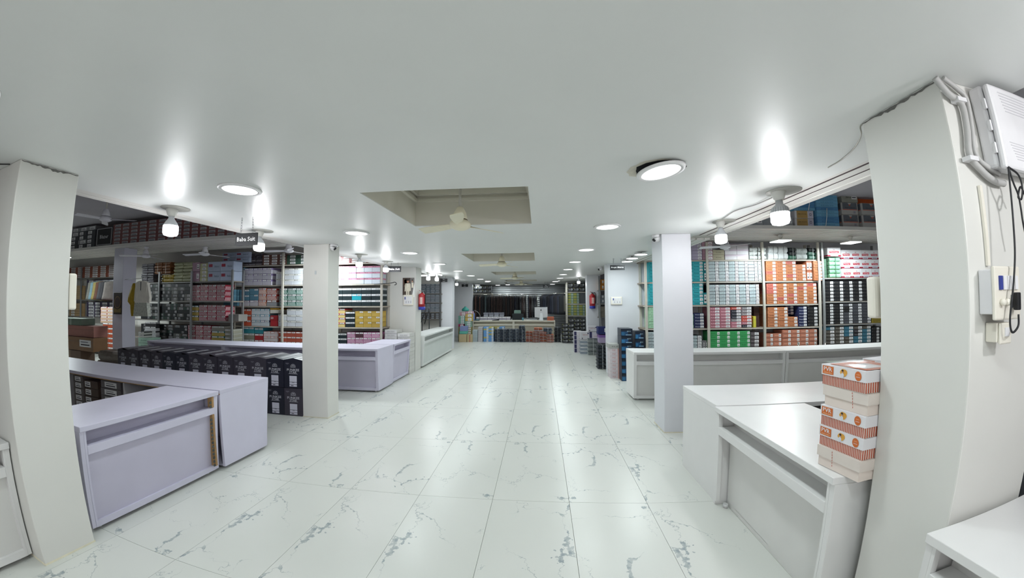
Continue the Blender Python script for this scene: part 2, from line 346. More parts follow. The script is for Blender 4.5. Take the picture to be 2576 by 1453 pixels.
# ================================================================== COUNTERS
def counter(label, loc, rot, L, D=.55, H=.755, m=WLAM, md=WLAM2, slant=.04, bays=1, rec=.03, ends=(True, True), plain=False, slot=.12, rail=True):
    # length along local +x, front looks to local -y
    t = thing('counter', label, 'counter', loc, rot)
    MB().box(0, -.012, H-.036, L, D, H, m).build('worktop', t, bevel=.003)
    zf = .03 if rail else 0.0
    def side(x0, x1):
        v = [(x0, slant, zf), (x1, slant, zf), (x0, D, zf), (x1, D, zf), (x0, 0, H-.036), (x1, 0, H-.036), (x0, D, H-.036), (x1, D, H-.036)]
        MB().hexa(v, m).build('side_panel', t, bevel=.002)
    side(0, .03); side(L-.03, L)
    def yf(z): return slant*(1-z/(H-.036))
    if not plain:
        bw = L/bays
        for k in range(bays):
            a, b = k*bw, (k+1)*bw; s = .045
            for (p, q) in ((a if k else .03, a+s), (b-s, b if k < bays-1 else L-.03)):
                v = [(p, yf(.03), .03), (q, yf(.03), .03), (p, yf(.03)+.03, .03), (q, yf(.03)+.03, .03), (p, 0, H-.036), (q, 0, H-.036), (p, .03, H-.036), (q, .03, H-.036)]
                MB().hexa(v, m).build('stile', t)
            x0, x1 = a+s, b-s
            MB().box(x0, slot, .60, x1, slot+.015, H-.036, md).build('slot_back', t)
            MB().box(x0, yf(.58)-.004, .555, x1, slot, .615, m).build('ledge', t, bevel=.003)
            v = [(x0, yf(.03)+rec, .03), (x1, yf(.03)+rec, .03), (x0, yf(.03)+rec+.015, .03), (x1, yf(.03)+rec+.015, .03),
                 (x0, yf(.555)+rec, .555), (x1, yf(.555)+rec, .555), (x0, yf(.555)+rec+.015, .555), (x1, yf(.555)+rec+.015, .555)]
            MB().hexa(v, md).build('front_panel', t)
            if rail: MB().box(x0, yf(.05), .03, x1, yf(.05)+.03, .075, m).build('bottom_rail', t)
            else: MB().box(x0, rec, 0, x1, rec+.015, .032, md).build('skirting', t)
    else:
        v = [(.03, yf(.03), .03), (L-.03, yf(.03), .03), (.03, yf(.03)+.015, .03), (L-.03, yf(.03)+.015, .03), (.03, 0, H-.036), (L-.03, 0, H-.036), (.03, .015, H-.036), (L-.03, .015, H-.036)]
        MB().hexa(v, m).build('front_panel', t)
    fm = MB().lathe([(.018, 0), (.018, .03)], C('#c9c9c9', .5, name='grey_plastic')).mesh('foot')
    for x in (.08, L-.08):
        for y in (slant+.06, D-.06): obj('foot', fm, t, (x, y, 0))
    if rail: MB().box(.05, slant+.09, .0, L-.05, slant+.10, .03, C('#2c2a2a', .8, .1, name='dark_kick')).build('kick_board', t)
    return t
Q = PI/2
# left bay one: run along the aisle, then the run into the bay
c1 = counter('lavender counter with one slot facing the aisle, beside the nearest left pillar', (-2.90, 1.41, 0), Q, 1.15, D=.66, m=LAV, md=LAVD, rec=.02)
for z0, z1 in ((.62, .715), (.08, .555)):   # damaged right edge: raw plywood and exposed mesh
    MB().box(1.085, -.002, z0, 1.105, .05, z1, PLY).build('plywood_edge', c1)
    for k in range(int((z1-z0)/.035)): MB().box(1.07, .0, z0+k*.035, 1.084, .01, z0+k*.035+.02, C('#4a4f4c', .7, .2, name='torn_mesh')).build('torn_mesh', c1)
t = thing('counter', 'lavender counter end block with long top running into the left bay', 'counter', (-2.90, 2.585, 0)); 
MB().box(-4.3, 0, .72, 0, .60, .756, LAV).build('worktop', t, bevel=.003)
MB().hexa([(-.03, .012, .03), (0, .012, .03), (-.03, .55, .03), (0, .55, .03), (-.03, 0, .72), (0, 0, .72), (-.03, .60, .72), (0, .60, .72)], LAV).build('side_panel', t, bevel=.002)
MB().box(-4.3, .57, .03, -.03, .59, .72, LAVD).build('back_panel', t)
for x in (-1.44, -2.95, -4.3): MB().box(x, .02, .03, x+.025, .57, .72, C('#c4c2c4', .5, .04, name='grey_laminate')).build('divider', t)
MB().box(-4.3, .02, .03, -.03, .57, .05, LAVD).build('bottom_board', t)
MB().box(-4.3, -.004, .715, 0, .0, .722, PLY).build('plywood_edge', t)
fm = MB().lathe([(.018, 0), (.018, .03)], C('#c9c9c9', .5, name='grey_plastic')).mesh('foot')
for x in (-.08, -2, -4.2):
    for y in (.1, .5): obj('foot', fm, t, (x, y, 0))
# left bay two
counter('left unit of the long lavender counter across the second left bay', (-8.1, 5.41, 0), 0, 2.13, D=.60, m=LAV, md=LAVD)
counter('right unit of the long lavender counter, ending at the aisle', (-5.965, 5.41, 0), 0, 3.195, D=.60, m=LAV, md=LAVD)
counter('short lavender counter facing the aisle below the wall calendar', (-2.77, 6.04, 0), Q, .80, D=.62, m=LAV, md=LAVD, rec=.02)
counter('pale long counter facing the aisle below the left fire extinguisher', (-2.73, 7.58, 0), Q, 2.6, D=.5, m=C('#dbdddb', .3, .02, 4, name='pale_laminate'), md=C('#cdd2cf', .4, .03, 4, name='pale_laminate_dull'), rec=.02)
# right bay one
counter('white counter in front of the near right pillar, carrying the striped boxes', (1.33, 2.56, 0), -Q, 1.13, D=.72, m=WLAM, md=WLAM2, rec=.09, slant=.0, rail=False)
t = thing('counter', 'plain white counter running into the near right bay', 'counter', (1.345, 2.575, 0))
MB().box(0, 0, .72, 2.2, .63, .756, WLAM).build('worktop', t, bevel=.003)
MB().box(0, .01, 0, .03, .62, .72, WLAM).build('side_panel', t, bevel=.002); MB().box(2.17, .01, 0, 2.2, .62, .72, WLAM).build('side_panel', t)
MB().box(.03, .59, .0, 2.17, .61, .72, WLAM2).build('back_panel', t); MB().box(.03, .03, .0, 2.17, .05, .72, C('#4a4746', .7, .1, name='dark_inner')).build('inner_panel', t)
# right bay two
counter('white counter standing left of the joint in the second right bay', (1.455, 5.24, 0), 0, 2.40, D=.46, m=WLAM, md=WLAM2, slot=.10)
counter('white counter standing right of the joint in the second right bay', (3.865, 5.24, 0), 0, 3.3, D=.50, m=WLAM, md=WLAM2, slot=.10)
# near counters cut by the frame
counter('white counter at the lower right corner, against the nearest right pillar', (1.34, .955, 0), -Q, 1.5, D=.75, m=WLAM, md=WLAM2, rec=.06, slant=.02)
counter('white counter at the lower left corner, against the nearest left pillar', (-2.95, -.53, 0), Q, 1.5, D=.70, m=WLAM, md=WLAM2, rec=.03)
# back counter
counter('cream cash counter at the far end, behind the garment bales', (-2.72, 13.1, 0), 0, 3.36, D=.55, m=C('#cfcabb', .45, .03, 4, name='cream_laminate'), md=C('#b6b09f', .5, .03, 4, name='cream_laminate_dull'), bays=2)
# ================================================================== LAMPS
def glow(name, s):
    m = EM(name, (.97, .99, 1), s); m.cycles.emission_sampling = 'NONE'; return m
DISC = glow('lit_diffuser', 7.0); BLB = glow('lit_bulb', 7.0)
def area(name, parent, loc, size, energy, col=(.89, .99, 1), shape='DISK', sy=None):
    l = bpy.data.lights.new(name, 'AREA'); l.shape = shape; l.size = size; l.energy = energy; l.color = col
    if sy: l.size_y = sy
    o = bpy.data.objects.new(name, l); COL.objects.link(o); o.parent = parent; o.location = loc; return o
def point(name, parent, loc, r, energy, col=(.97, .975, 1)):
    l = bpy.data.lights.new(name, 'POINT'); l.shadow_soft_size = r; l.energy = energy; l.color = col
    o = bpy.data.objects.new(name, l); COL.objects.link(o); o.parent = parent; o.location = loc; return o
RIM = C('#e3e3e3', .4, .02, name='lamp_rim')
rim_me = MB().lathe([(.112, -.001), (.112, -.012), (.138, -.010), (.142, 0)], RIM, n=32).mesh('rim')
dif_me = MB().lathe([(0, -.0085), (.113, -.0085)], DISC, n=32, smooth=False).mesh('diffuser')
for p in dif_me.polygons: p.flip() if False else None
PW = 1.0
def disc_lamp(x, y, label, e=13.0, tilt=None):
    t = thing('ceiling_light', label, 'ceiling light', (x, y, ZC), group='round recessed ceiling lights')
    obj('rim', rim_me, t); obj('diffuser', dif_me, t); area('lamp_light', t, (0, 0, -.016), .21, e*PW)
    if tilt: t.rotation_euler = tilt
    return t
rown = ['nearest', 'second', 'third', 'fourth', 'fifth', 'sixth', 'seventh', 'eighth']
for k in range(8):
    y = 1.97+1.55*k
    disc_lamp(-2.07, y, rown[k]+' round ceiling light in the left row of the aisle')
    l = disc_lamp(.73, y, ('loose round ceiling light hanging from a torn hole, nearest on the right' if k == 0 else rown[k]+' round ceiling light in the right row of the aisle'), tilt=(-.03, -.10, 0) if k == 0 else None)
    if k == 0:   # torn plaster round the loose lamp, its shaded hole painted as a dark patch
        l.location.z = ZC-.02
        rnd = random.Random(3)
        def patch(r, rr, z, m, nm, dx, dy):
            v = []
            for i in range(26):
                a = 2*PI*i/26; q = r*(1+rr*(rnd.random()-.5)); v.append((.73+dx+q*math.cos(a), y+dy+q*.9*math.sin(a), z))
            o = MB().quad(v[::-1], m).build(nm, ce); return o
        patch(.165, .16, ZC-.001, C('#c3bfb2', .8, .1, 30, name='torn_plaster'), 'torn_patch', -.02, .02)
        patch(.145, .12, ZC-.0018, C('#16181d', .9, .1, name='hole_shade_patch'), 'hole_shade_patch', .0, .012)
disc_lamp(-2.07, .42, 'round ceiling light cut by the left frame edge'); disc_lamp(.73, .42, 'round ceiling light above the camera on the right')
disc_lamp(-2.07, -1.13, 'round ceiling light behind the camera on the left'); disc_lamp(.73, -1.13, 'round ceiling light behind the camera on the right')
disc_lamp(-.67, -2.7, 'round ceiling light farthest behind the camera')
# ---- hanging bulbs in bakelite holders
HOLD = C('#dcdbd6', .4, .02, name='white_bakelite')
hold_me = MB().lathe([(.038, 0), (.042, -.012), (.030, -.052), (.022, -.06)], HOLD, n=18).mesh('holder')
plate_me = MB().lathe([(.10, 0), (.10, -.004), (.0, -.005)], C('#bdbcb6', .6, .05, name='ceiling_plate'), n=28).mesh('ceiling_plate')
neck_me = MB().lathe([(.018, -.058), (.020, -.075), (.045, -.115), (.050, -.130)], C('#c9ccd0', .35, .02, name='bulb_housing'), n=20).mesh('neck')
fin = MB().lathe([(.020, -.058), (.022, -.085), (.045, -.105), (.052, -.135)], C('#b7b9bb', .4, .02, metal=.2, name='finned_housing'), n=24)
for i in range(24):
    a = 2*PI*i/24; fin.add([(.05*math.cos(a-.03), .05*math.sin(a-.03), -.108), (.05*math.cos(a+.03), .05*math.sin(a+.03), -.108), (.058*math.cos(a+.03), .058*math.sin(a+.03), -.14), (.058*math.cos(a-.03), .058*math.sin(a-.03), -.14)], [(0, 1, 2, 3)], C('#8f9193', .5, name='housing_fin'))
fin_me = fin.mesh('neck')
bulb_me = MB().lathe([(.050, -.130), (.053, -.14), (.053, -.188), (.045, -.205), (.02, -.213), (0, -.214)], BLB, n=24).mesh('bulb')
def bulb(x, y, label, e=20, big=False, s=1.0, z=ZC, plate=True, nocount=False):
    t = thing('led_bulb', label, 'bulb', (x, y, z), group='hanging bulbs')
    if plate: obj('ceiling_plate', plate_me, t, (.035, .0, 0))
    obj('holder', hold_me, t); obj('neck', fin_me if big else neck_me, t); obj('bulb', bulb_me, t)
    t.scale = (s, s, s); point('bulb_light', t, (0, 0, -.235), .05, e*PW)
    return t
bulb(-3.07, 2.22, 'tall bulb nearest the left pillar, above the lavender counter', s=1.12)
bulb(-3.07, 3.22, 'tall bulb beside the nearest hanging sign on the left', s=1.08)
bulb(-2.97, 5.15, 'tall bulb above the white shoe boxes of the second left bay', e=14)
bulb(-2.97, 6.10, 'tall bulb touching the second hanging sign on the left', e=14)
bulb(1.76, 2.40, 'large finned bulb nearest the right pillar', big=True, s=1.2, e=28)
bulb(1.83, 3.37, 'tall bulb above the plain white right counter', s=1.08)
bulb(-3.0, 8.6, 'far left bulb above the pale long counter', e=10); bulb(-3.0, 11.6, 'far left bulb behind the far white pillar', e=8)
bulb(1.35, 11.2, 'far right bulb before the black cartons', e=10)
bulb(1.80, .05, 'bulb behind the camera above the near right counter', e=40); bulb(1.80, -1.0, 'second bulb behind the camera on the right', e=30)
# ---- square and round surface lamps
def square_lamp(x, y, z, label, e=60, s=.13):
    t = thing('square_lamp', label, 'lamp', (x, y, z), group='square hanging lamps')
    obj('holder', hold_me, t); MB().box(-.018, -.018, -.10, .018, .018, -.055, HOLD).build('stem', t)
    MB().box(-s, -s, -.118, s, s, -.10, HOLD).build('housing', t, bevel=.004); MB().box(-s+.004, -s+.004, -.132, s-.004, s-.004, -.118, DISC).build('diffuser', t)
    area('lamp_light', t, (0, 0, -.145), 2*s, e*PW, shape='SQUARE'); return t
p = P(1962, 590, Z=2.738); square_lamp(p.x, p.y, 2.738, 'square lamp under the right loft, nearer the white pillar')
p = P(2141, 594, Z=2.738); square_lamp(p.x, p.y, 2.738, 'square lamp under the right loft, nearer the near pillar')
for k, (px, py, nm) in enumerate(((1612, 638, 'nearest'), (1590, 648, 'middle'), (1578, 656, 'farthest'))):
    p = P(px, py, Z=ZC-.03)
    t = thing('surface_lamp', nm+' of three round lamps behind the black Boys Shirts sign', 'lamp', (p.x, p.y, ZC), group='round surface lamps')
    MB().lathe([(.02, 0), (.02, -.03), (.10, -.03), (.105, -.045), (.0, -.045)], RIM, n=28).build('housing', t)
    MB().lathe([(.0, -.0455), (.098, -.0455)], DISC, n=28, smooth=False).build('diffuser', t); area('lamp_light', t, (0, 0, -.06), .18, 9*PW)
# tube lights in the third left bay
for k, (a, b, lb) in enumerate(((P(1058, 693, Y=8.6), P(1092, 692, Y=8.6), 'tube light facing the aisle in the third left bay'), (P(1077, 683, Y=8.2), P(1109, 692, Y=9.4), 'slanting tube light in the third left bay'))):
    t = thing('tube_light', lb, 'tube light', tuple((a+b)/2)); c = (a+b)/2
    MB().tube([a-c, b-c], .016, glow('lit_tube', 7.0), n=10).build('tube', t); MB().tube([a-c+Vector((0, 0, .035)), b-c+Vector((0, 0, .035))], .016, HOLD, n=6).build('batten', t)
    MB().tube([(0, 0, .04), (0, 0, ZC-c.z-.002)], .008, HOLD, n=6).build('hanger', t); area('tube_area', t, (0, 0, -.03), .5, 10*PW)
p = P(1097, 701, Z=2.2); disc = bulb(p.x, p.y, 'low bulb beside the tube lights of the third left bay', e=14)
p = P(160, 634, Z=2.738); square_lamp(p.x, p.y, 2.738, 'square lamp under the left loft, half hidden by the nearest left pillar', e=110)
p = P(806, 622, Z=2.738); square_lamp(p.x, p.y, 2.738, 'unseen square lamp added under the left loft behind the carton pillar', e=110)  # added lamp, out of sight, to brighten the left bay
for px, py, lb in ((1199, 719, 'leftmost'), (1226, 707, 'second'), (1251, 717, 'third'), (1277, 719, 'fourth'), (1326, 719, 'fifth'), (1399, 708, 'sixth'), (1392, 716, 'seventh')):
    p = P(px, py, Z=ZC-.05)
    if p.y > 15.0: p = P(px, py, Y=14.6)
    t = thing('surface_lamp', lb+' round lamp over the far cash counter, counted from left', 'lamp', (p.x, p.y, ZC), group='round lamps at the far end')
    MB().lathe([(.02, 0), (.02, -.02), (.11, -.02), (.115, -.045), (.0, -.045)], RIM, n=24).build('housing', t)
    MB().lathe([(.0, -.0455), (.11, -.0455)], DISC, n=24, smooth=False).build('diffuser', t); area('lamp_light', t, (0, 0, -.06), .2, 12*PW)
# ---- glossy small rings of light farther back are the same row lamps
# ================================================================== FANS
IV = C('#ddd8c0', .35, .03, name='ivory_enamel'); FW = C('#d9d9df', .4, .03, name='white_enamel'); BRS = C('#5b4a33', .4, .05, metal=.5, name='brown_ring')
def fan(x, y, ztop, zb, label, m=IV, R=.42, rot=0.3, blades=3, s=1.0, ring=True):
    t = thing('ceiling_fan', label, 'fan', (x, y, zb), rot, 'ceiling fans'); h = ztop-zb
    MB().lathe([(.05*s, h), (.05*s, h-.02), (.03*s, h-.05), (.012*s, h-.06)], m, n=16).build('canopy', t)
    MB().tube([(0, 0, .15*s), (0, 0, h-.04)], .012*s, C('#b5b3ab', .4, .03, name='fan_rod'), n=8).build('down_rod', t)
    MB().lathe([(.012*s, .17*s), (.03*s, .16*s), (.055*s, .11*s), (.062*s, .07*s), (.062*s, .055*s)], m, n=24).build('bell', t)
    if ring: MB().lathe([(.064*s, .056*s), (.066*s, .05*s), (.060*s, .046*s)], BRS, n=24).build('brown_ring', t)
    MB().lathe([(.065*s, .048*s), (.085*s, .035*s), (.095*s, .012*s), (.085*s, -.012*s), (.05*s, -.03*s), (.0, -.036*s)], m, n=28).build('motor', t)
    for k in range(blades):
        a = 2*PI*k/blades; b = MB(); n = 7; top = []; bot = []
        for i in range(n):
            u = i/(n-1); r = .09*s+(R-.09*s)*u; wv = .022+.030*math.sin(min(1, u*1.35)*PI*.5)*(1 if u < .9 else .8); z = .01-.012*u
            for sd in (-1, 1): top.append((r, sd*wv, z+sd*.012)); bot.append((r, sd*wv, z+sd*.012-.005))
        v = top+bot; k2 = 2*n; f = []
        for i in range(n-1):
            q = 2*i; f += [(q, q+2, q+3, q+1), (k2+q, k2+q+1, k2+q+3, k2+q+2), (q, k2+q, k2+q+2, q+2), (q+1, q+3, k2+q+3, k2+q+1)]
        f += [(0, 1, k2+1, k2), (2*n-2, k2+2*n-2, k2+2*n-1, 2*n-1)]
        b.add(v, f, m); o = b.build('blade', t); o.rotation_euler = (0, 0, a)
    return t
fan(-.68, 2.76, 2.72, 2.215, 'ivory ceiling fan in the nearest ceiling recess', rot=-1.40)
fan(-.67, 5.80, 2.72, 2.22, 'ivory ceiling fan in the second ceiling recess', rot=PI-.08)
fan(-.67, 9.05, 2.72, 2.20, 'ivory ceiling fan in the third ceiling recess', rot=PI+.1)
fan(-.67, 12.4, 2.72, 2.20, 'dark-looking ceiling fan in the farthest ceiling recess', rot=.2)
p = P(263, 552, Z=2.92); fan(p.x, p.y, ZU, 2.92, 'white ceiling fan above the left loft boxes near the pillar', FW, R=.5, rot=.55, s=1.1, ring=False)
for px, py, yy, lb in ((515, 640, 5.9, 'small white fan under the left loft before the pale blue boxes'), (728, 632, 5.9, 'small white fan under the left loft near the second pillar'), (365, 645, 5.45, 'small white fan under the left loft beside the bay pillar')):
    p = P(px, py, Y=yy); fan(p.x, p.y, 2.737, p.z, lb, FW, R=.5, rot=.3+px*.01, s=.95, ring=False)
p = P(1822, 622, Y=6.0); fan(p.x, p.y, 2.737, p.z, 'white fan under the right loft before the lavender boxes', FW, R=.45, rot=1.0, s=1.0, ring=False)
p = P(1271, 706, Y=13.4); fan(p.x, p.y, ZC, p.z, 'small dark fan over the far cash counter', C('#8c8b84', .5, name='dull_enamel'), R=.4, rot=.3)
# ================================================================== SIGNS
SIGN = C('#101318', .55, .05, name='black_acrylic'); SW = C('#f2f2f2', .5, 0, name='sign_white')
def sign(x, y, zb, w, h, lines, label, chain=True, ztop=ZC, tag_box=False):
    t = thing('hanging_sign', label, 'sign', (x, y, zb))
    MB().box(-w/2, 0, 0, w/2, .012, h, SIGN).build('board', t)
    n = len(lines)
    for k, s in enumerate(lines):
        tx = MB()
        hh = h/(n+.75)*(.62 if n > 1 else .62); cz = h*(1-(k+.5)/n) if n > 1 else h*.52
        tx.text(s, 0, cz, min(w*.84, hh*.62*len(s)), hh, -.001, SW); tx.build('lettering', t)['kind'] = 'stuff'
    if chain:
        for sx in (-.28, .28):
            ch = MB(); a = Vector((sx*w, .006, h)); b = Vector((sx*w*.9, .006, ztop-zb)); m = max(3, int((b-a).length/.022))
            for i in range(m):
                c = a.lerp(b, (i+.5)/m); r = (b-a).length/m*.62; q = []
                for j in range(8):
                    an = 2*PI*j/8; q.append(c+Vector((r*.45*math.cos(an) if i % 2 == 0 else 0, r*.45*math.cos(an) if i % 2 else 0, r*math.sin(an))))
                ch.tube(q+[q[0]], .0018, C('#8a8c8e', .4, .05, metal=.6, name='chain_steel'), n=4, cap=False)
            ch.build('chain', t)
    return t
a, b = P(592, 617, Y=2.66), P(648, 589, Y=2.66)
sign((a.x+b.x)/2, 2.66, P(620, 617, Y=2.66).z, b.x-a.x, .115, ['Baba Suit'], 'black Baba Suit sign on chains, nearest on the left')
a, b = P(976, 684, Y=6.3), P(1008, 669, Y=6.3)
sign((a.x+b.x)/2, 6.3, a.z, b.x-a.x, b.z-a.z, ['Baba Suit'], 'black Baba Suit sign beside the bulb, above the calendar')
a, b = P(1536, 679, Y=6.2), P(1572, 666, Y=6.2)
sign((a.x+b.x)/2, 6.2, a.z, b.x-a.x, b.z-a.z, ['Boys Shirts'], 'black Boys Shirts sign before the right wall')
a, b = P(1106, 709, Y=9.9), P(1123, 700, Y=9.9)
sign((a.x+b.x)/2, 9.9, a.z, b.x-a.x, b.z-a.z, ['Boys', 'Lower'], 'small black two-line sign before the far left pillar')
a, b = P(1159, 721, Y=13.2), P(1175, 714, Y=13.2)
sign((a.x+b.x)/2, 13.2, a.z, b.x-a.x, b.z-a.z, ['Boys', 'Lower'], 'small black two-line sign before the farthest left wall')
a, b = P(1368, 723, Y=13.4), P(1383, 716, Y=13.4)
sign((a.x+b.x)/2, 13.4, a.z, b.x-a.x, b.z-a.z, ['Boys', 'Coat Suit'], 'small black two-line sign before the roller shutter')
# ================================================================== WALL-MOUNTED THINGS
CREAM = C('#e3ded2', .4, .02, name='cream_plastic'); WPL = C('#e1e0e2', .35, .02, name='white_plastic'); CAB = C('#1c1c1f', .5, .05, name='black_cable')
def camera_dome(x, y, label, s=1):
    t = thing('security_camera', label, 'camera', (x, y, ZC))
    MB().lathe([(.052, 0), (.052, -.018), (.046, -.03)], WPL, n=24).build('base', t)
    b = MB().lathe([(.046, -.028), (.046, -.05), (.036, -.072), (.016, -.086), (0, -.088)], WPL, n=24).build('dome', t); b.rotation_euler = (0, s*.35, 0)
    e = MB().lathe([(.0, .0), (.020, .0), (.022, -.012), (.0, -.020)], DARK, n=18).build('lens', t); e.location = (s*.030, -.026, -.060); e.rotation_euler = (.9, s*-.6, 0)
camera_dome(-2.80, 4.20, 'white dome camera on the left pillar behind the black cartons', 1)
camera_dome(1.42, 4.06, 'white dome camera on the right pillar between the counters', -1)
p = P(1511, 674, Z=ZC-.03); camera_dome(p.x, p.y, 'far small dome camera left of the Boys Shirts sign', -1)
def extinguisher(x, y, z, h, label, side=-1, wallx=None):
    t = thing('fire_extinguisher', label, 'extinguisher', (x, y, z)); RED = C('#a3262c', .35, .05, name='red_enamel'); BLU = C('#2f3a9c', .4, .05, name='blue_enamel'); r = h*.17
    MB().lathe([(0, 0), (r*.96, 0), (r, .01), (r, h*.16)], BLU, n=22).build('base_band', t)
    cy = MB().lathe([(r, h*.16), (r, h*.78), (r*.86, h*.83), (r*.35, h*.87), (r*.3, h*.9)], RED, n=22).build('cylinder', t)
    lb = MB(); n = 8
    for i in range(n):
        a0 = -PI*.5+(-.5+i/n)*1.9; a1 = -PI*.5+(-.5+(i+1)/n)*1.9; q = r*1.01
        lb.quad([(q*math.cos(a0), q*math.sin(a0), h*.3), (q*math.cos(a1), q*math.sin(a1), h*.3), (q*math.cos(a1), q*math.sin(a1), h*.66), (q*math.cos(a0), q*math.sin(a0), h*.66)], C('#d9b9b4', .5, .2, 90, name='printed_sticker') if i in (3, 4, 5) else C('#c0545a', .4, .1, name='sticker_red'))
    lb.build('sticker', cy)
    MB().lathe([(.012, h*.88), (.016, h*.93), (.012, h*.97)], C('#55555a', .4, metal=.6, name='valve_metal'), n=10).build('valve', t)
    MB().hexa([(-.008, -.01, h*.95), (.008, -.01, h*.95), (-.008, .01, h*.95), (.008, .01, h*.95), (-.07, -.01, h*1.02), (-.06, -.01, h*1.035), (-.07, .01, h*1.02), (-.06, .01, h*1.035)], C('#7c2b2e', .4, name='lever_red')).build('lever', t)
    MB().tube([(0.01, -.01, h*.93), (r*.9, -.02, h*.97), (r*1.15, -.02, h*.86), (r*1.12, -.01, h*.5), (r*1.05, -.01, h*.3)], .009, DARK, n=8).build('hose', t)
    MB().box(-.012, r*.3, h*.86, .012, r+.03, h*1.0, GREYST).build('bracket', t)
    return t
p = P(1059, 779, Y=7.36); extinguisher(-2.715, 7.36, p.z, .44, 'red fire extinguisher with blue base on the left wall end')
p = P(1492, 776, Y=10.02); extinguisher(p.x, 10.02, p.z, .50, 'red fire extinguisher with blue base on the far right pillar')
def switchboard(x0, z0, x1, z1, y, label, d=.03):
    t = thing('switchboard', label, 'switchboard', ((x0+x1)/2, y, z0)); W, H = x1-x0, z1-z0
    MB().box(-W/2, -d, 0, W/2, 0, H, CREAM).build('box', t, bevel=.006)
    pl = MB().box(-W*.40, -d-.004, H*.14, W*.40, -d, H*.86, WPL).build('plate', t)
    for k in range(5):
        MB().box(-W*.36+k*W*.15, -d-.010, H*.56, -W*.26+k*W*.15, -d-.003, H*.80, WPL if k else C('#4a5590', .4, name='indicator_blue')).build('switch', pl, bevel=.001)
    for cx in (-.2, .05, .27): MB().box(cx*W-.010, -d-.0055, H*.22, cx*W+.010, -d-.003, H*.42, C('#b9b9be', .4, 0)).build('socket', pl)
    return t
a, b = P(1014, 768, Y=7.17), P(1038, 741, Y=7.17); switchboard(a.x, a.z, b.x, b.z, 7.198, 'white switchboard below the calendar on the left wall')
a, b = P(1539, 766, Y=7.0), P(1566, 746, Y=7.0); switchboard(a.x, a.z, b.x, b.z, 7.038, 'white switchboard on the right wall below the Boys Shirts sign')
# calendar with a printed picture of two boys in cream suits (flat print)
a, b = P(1012, 742, Y=7.19), P(1041, 698, Y=7.19)
t = thing('calendar', 'wall calendar with a photo of a boy in a cream suit', 'calendar', (a.x, 7.198, a.z)); W, H = b.x-a.x, b.z-a.z
MB().box(0, -.004, 0, W, -.001, H, C('#4b3f38', .5, .25, 30, name='print_backdrop')).build('picture', t)
pr = MB(); yy = -.0046
def disc2(cx, cz, rx, rz, m, n=14, y=None): pr.quad([(cx+rx*math.cos(2*PI*i/n), y if y is not None else yy, cz+rz*math.sin(2*PI*i/n)) for i in range(n)], m)
for k in range(14):
    rn = random.Random(k); pr.fq(rn.random()*W*.5, H*(.45+.5*rn.random()), rn.random()*W*.5+W*.12, H*(.5+.45*rn.random()), yy+.0001, C(rn.choice(['#8a6a54', '#2c2522', '#b09a86', '#5f4334', '#6f7480']), .5, .1, name='print_shape'))
pr.fq(W*.66, 0, W, H, yy+.00005, C('#6a6664', .5, .2, 40, name='print_grey'))
CRS = C('#d3ccba', .5, .1, 40, name='print_cream'); SKN = C('#b88b74', .5, .05, name='print_skin'); HR = C('#2a201c', .6, 0, name='print_hair')
pr.quad([(W*.28, yy-.0001, H*.22), (W*.62, yy-.0001, H*.22), (W*.64, yy-.0001, H*.68), (W*.22, yy-.0001, H*.68)], CRS)
pr.quad([(W*.17, yy-.0001, H*.22), (W*.25, yy-.0001, H*.22), (W*.27, yy-.0001, H*.66), (W*.2, yy-.0001, H*.64)], CRS); pr.quad([(W*.63, yy-.0001, H*.24), (W*.71, yy-.0001, H*.24), (W*.68, yy-.0001, H*.64), (W*.61, yy-.0001, H*.66)], CRS)
pr.fq(W*.3, 0, W*.42, H*.22, yy-.0001, CRS); pr.fq(W*.46, 0, W*.58, H*.22, yy-.0001, CRS)
disc2(W*.45, H*.80, W*.10, H*.085, SKN, y=yy-.0002); disc2(W*.45, H*.87, W*.11, H*.05, HR, y=yy-.0003); pr.fq(W*.42, H*.45, W*.47, H*.64, yy-.0002, C('#efe9dc', .5, 0, name='print_shirt'))
pr.quad([(W*.76, yy-.0001, H*.42), (W*.92, yy-.0001, H*.42), (W*.94, yy-.0001, H*.72), (W*.76, yy-.0001, H*.72)], CRS); disc2(W*.83, H*.80, W*.06, H*.06, SKN, y=yy-.0002); disc2(W*.83, H*.86, W*.065, H*.035, HR, y=yy-.0003)
pr.build('print', t)['kind'] = 'stuff'; MB().quad([(W*.8, -.006, -.10*H), (W*1.05, -.012, -.12*H), (W*1.05, -.006, H*.7), (W, -.004, H*.7)], C('#ecebe8', .5, 0, name='loose_page')).build('loose_page', t)
# small sensor on the left pillar
MB().box(-.012, -.006, 0, .012, 0, .05, C('#bfc4c6', .4, .02, name='grey_sensor')).build('x')
o = bpy.data.objects['x']; o.name = 'wall_sensor'; o.location = (P(796, 690, Y=4.13).x, 4.129, P(796, 690, Y=4.13).z); tag(o, 'small grey sensor on the left pillar behind the black cartons', 'sensor')
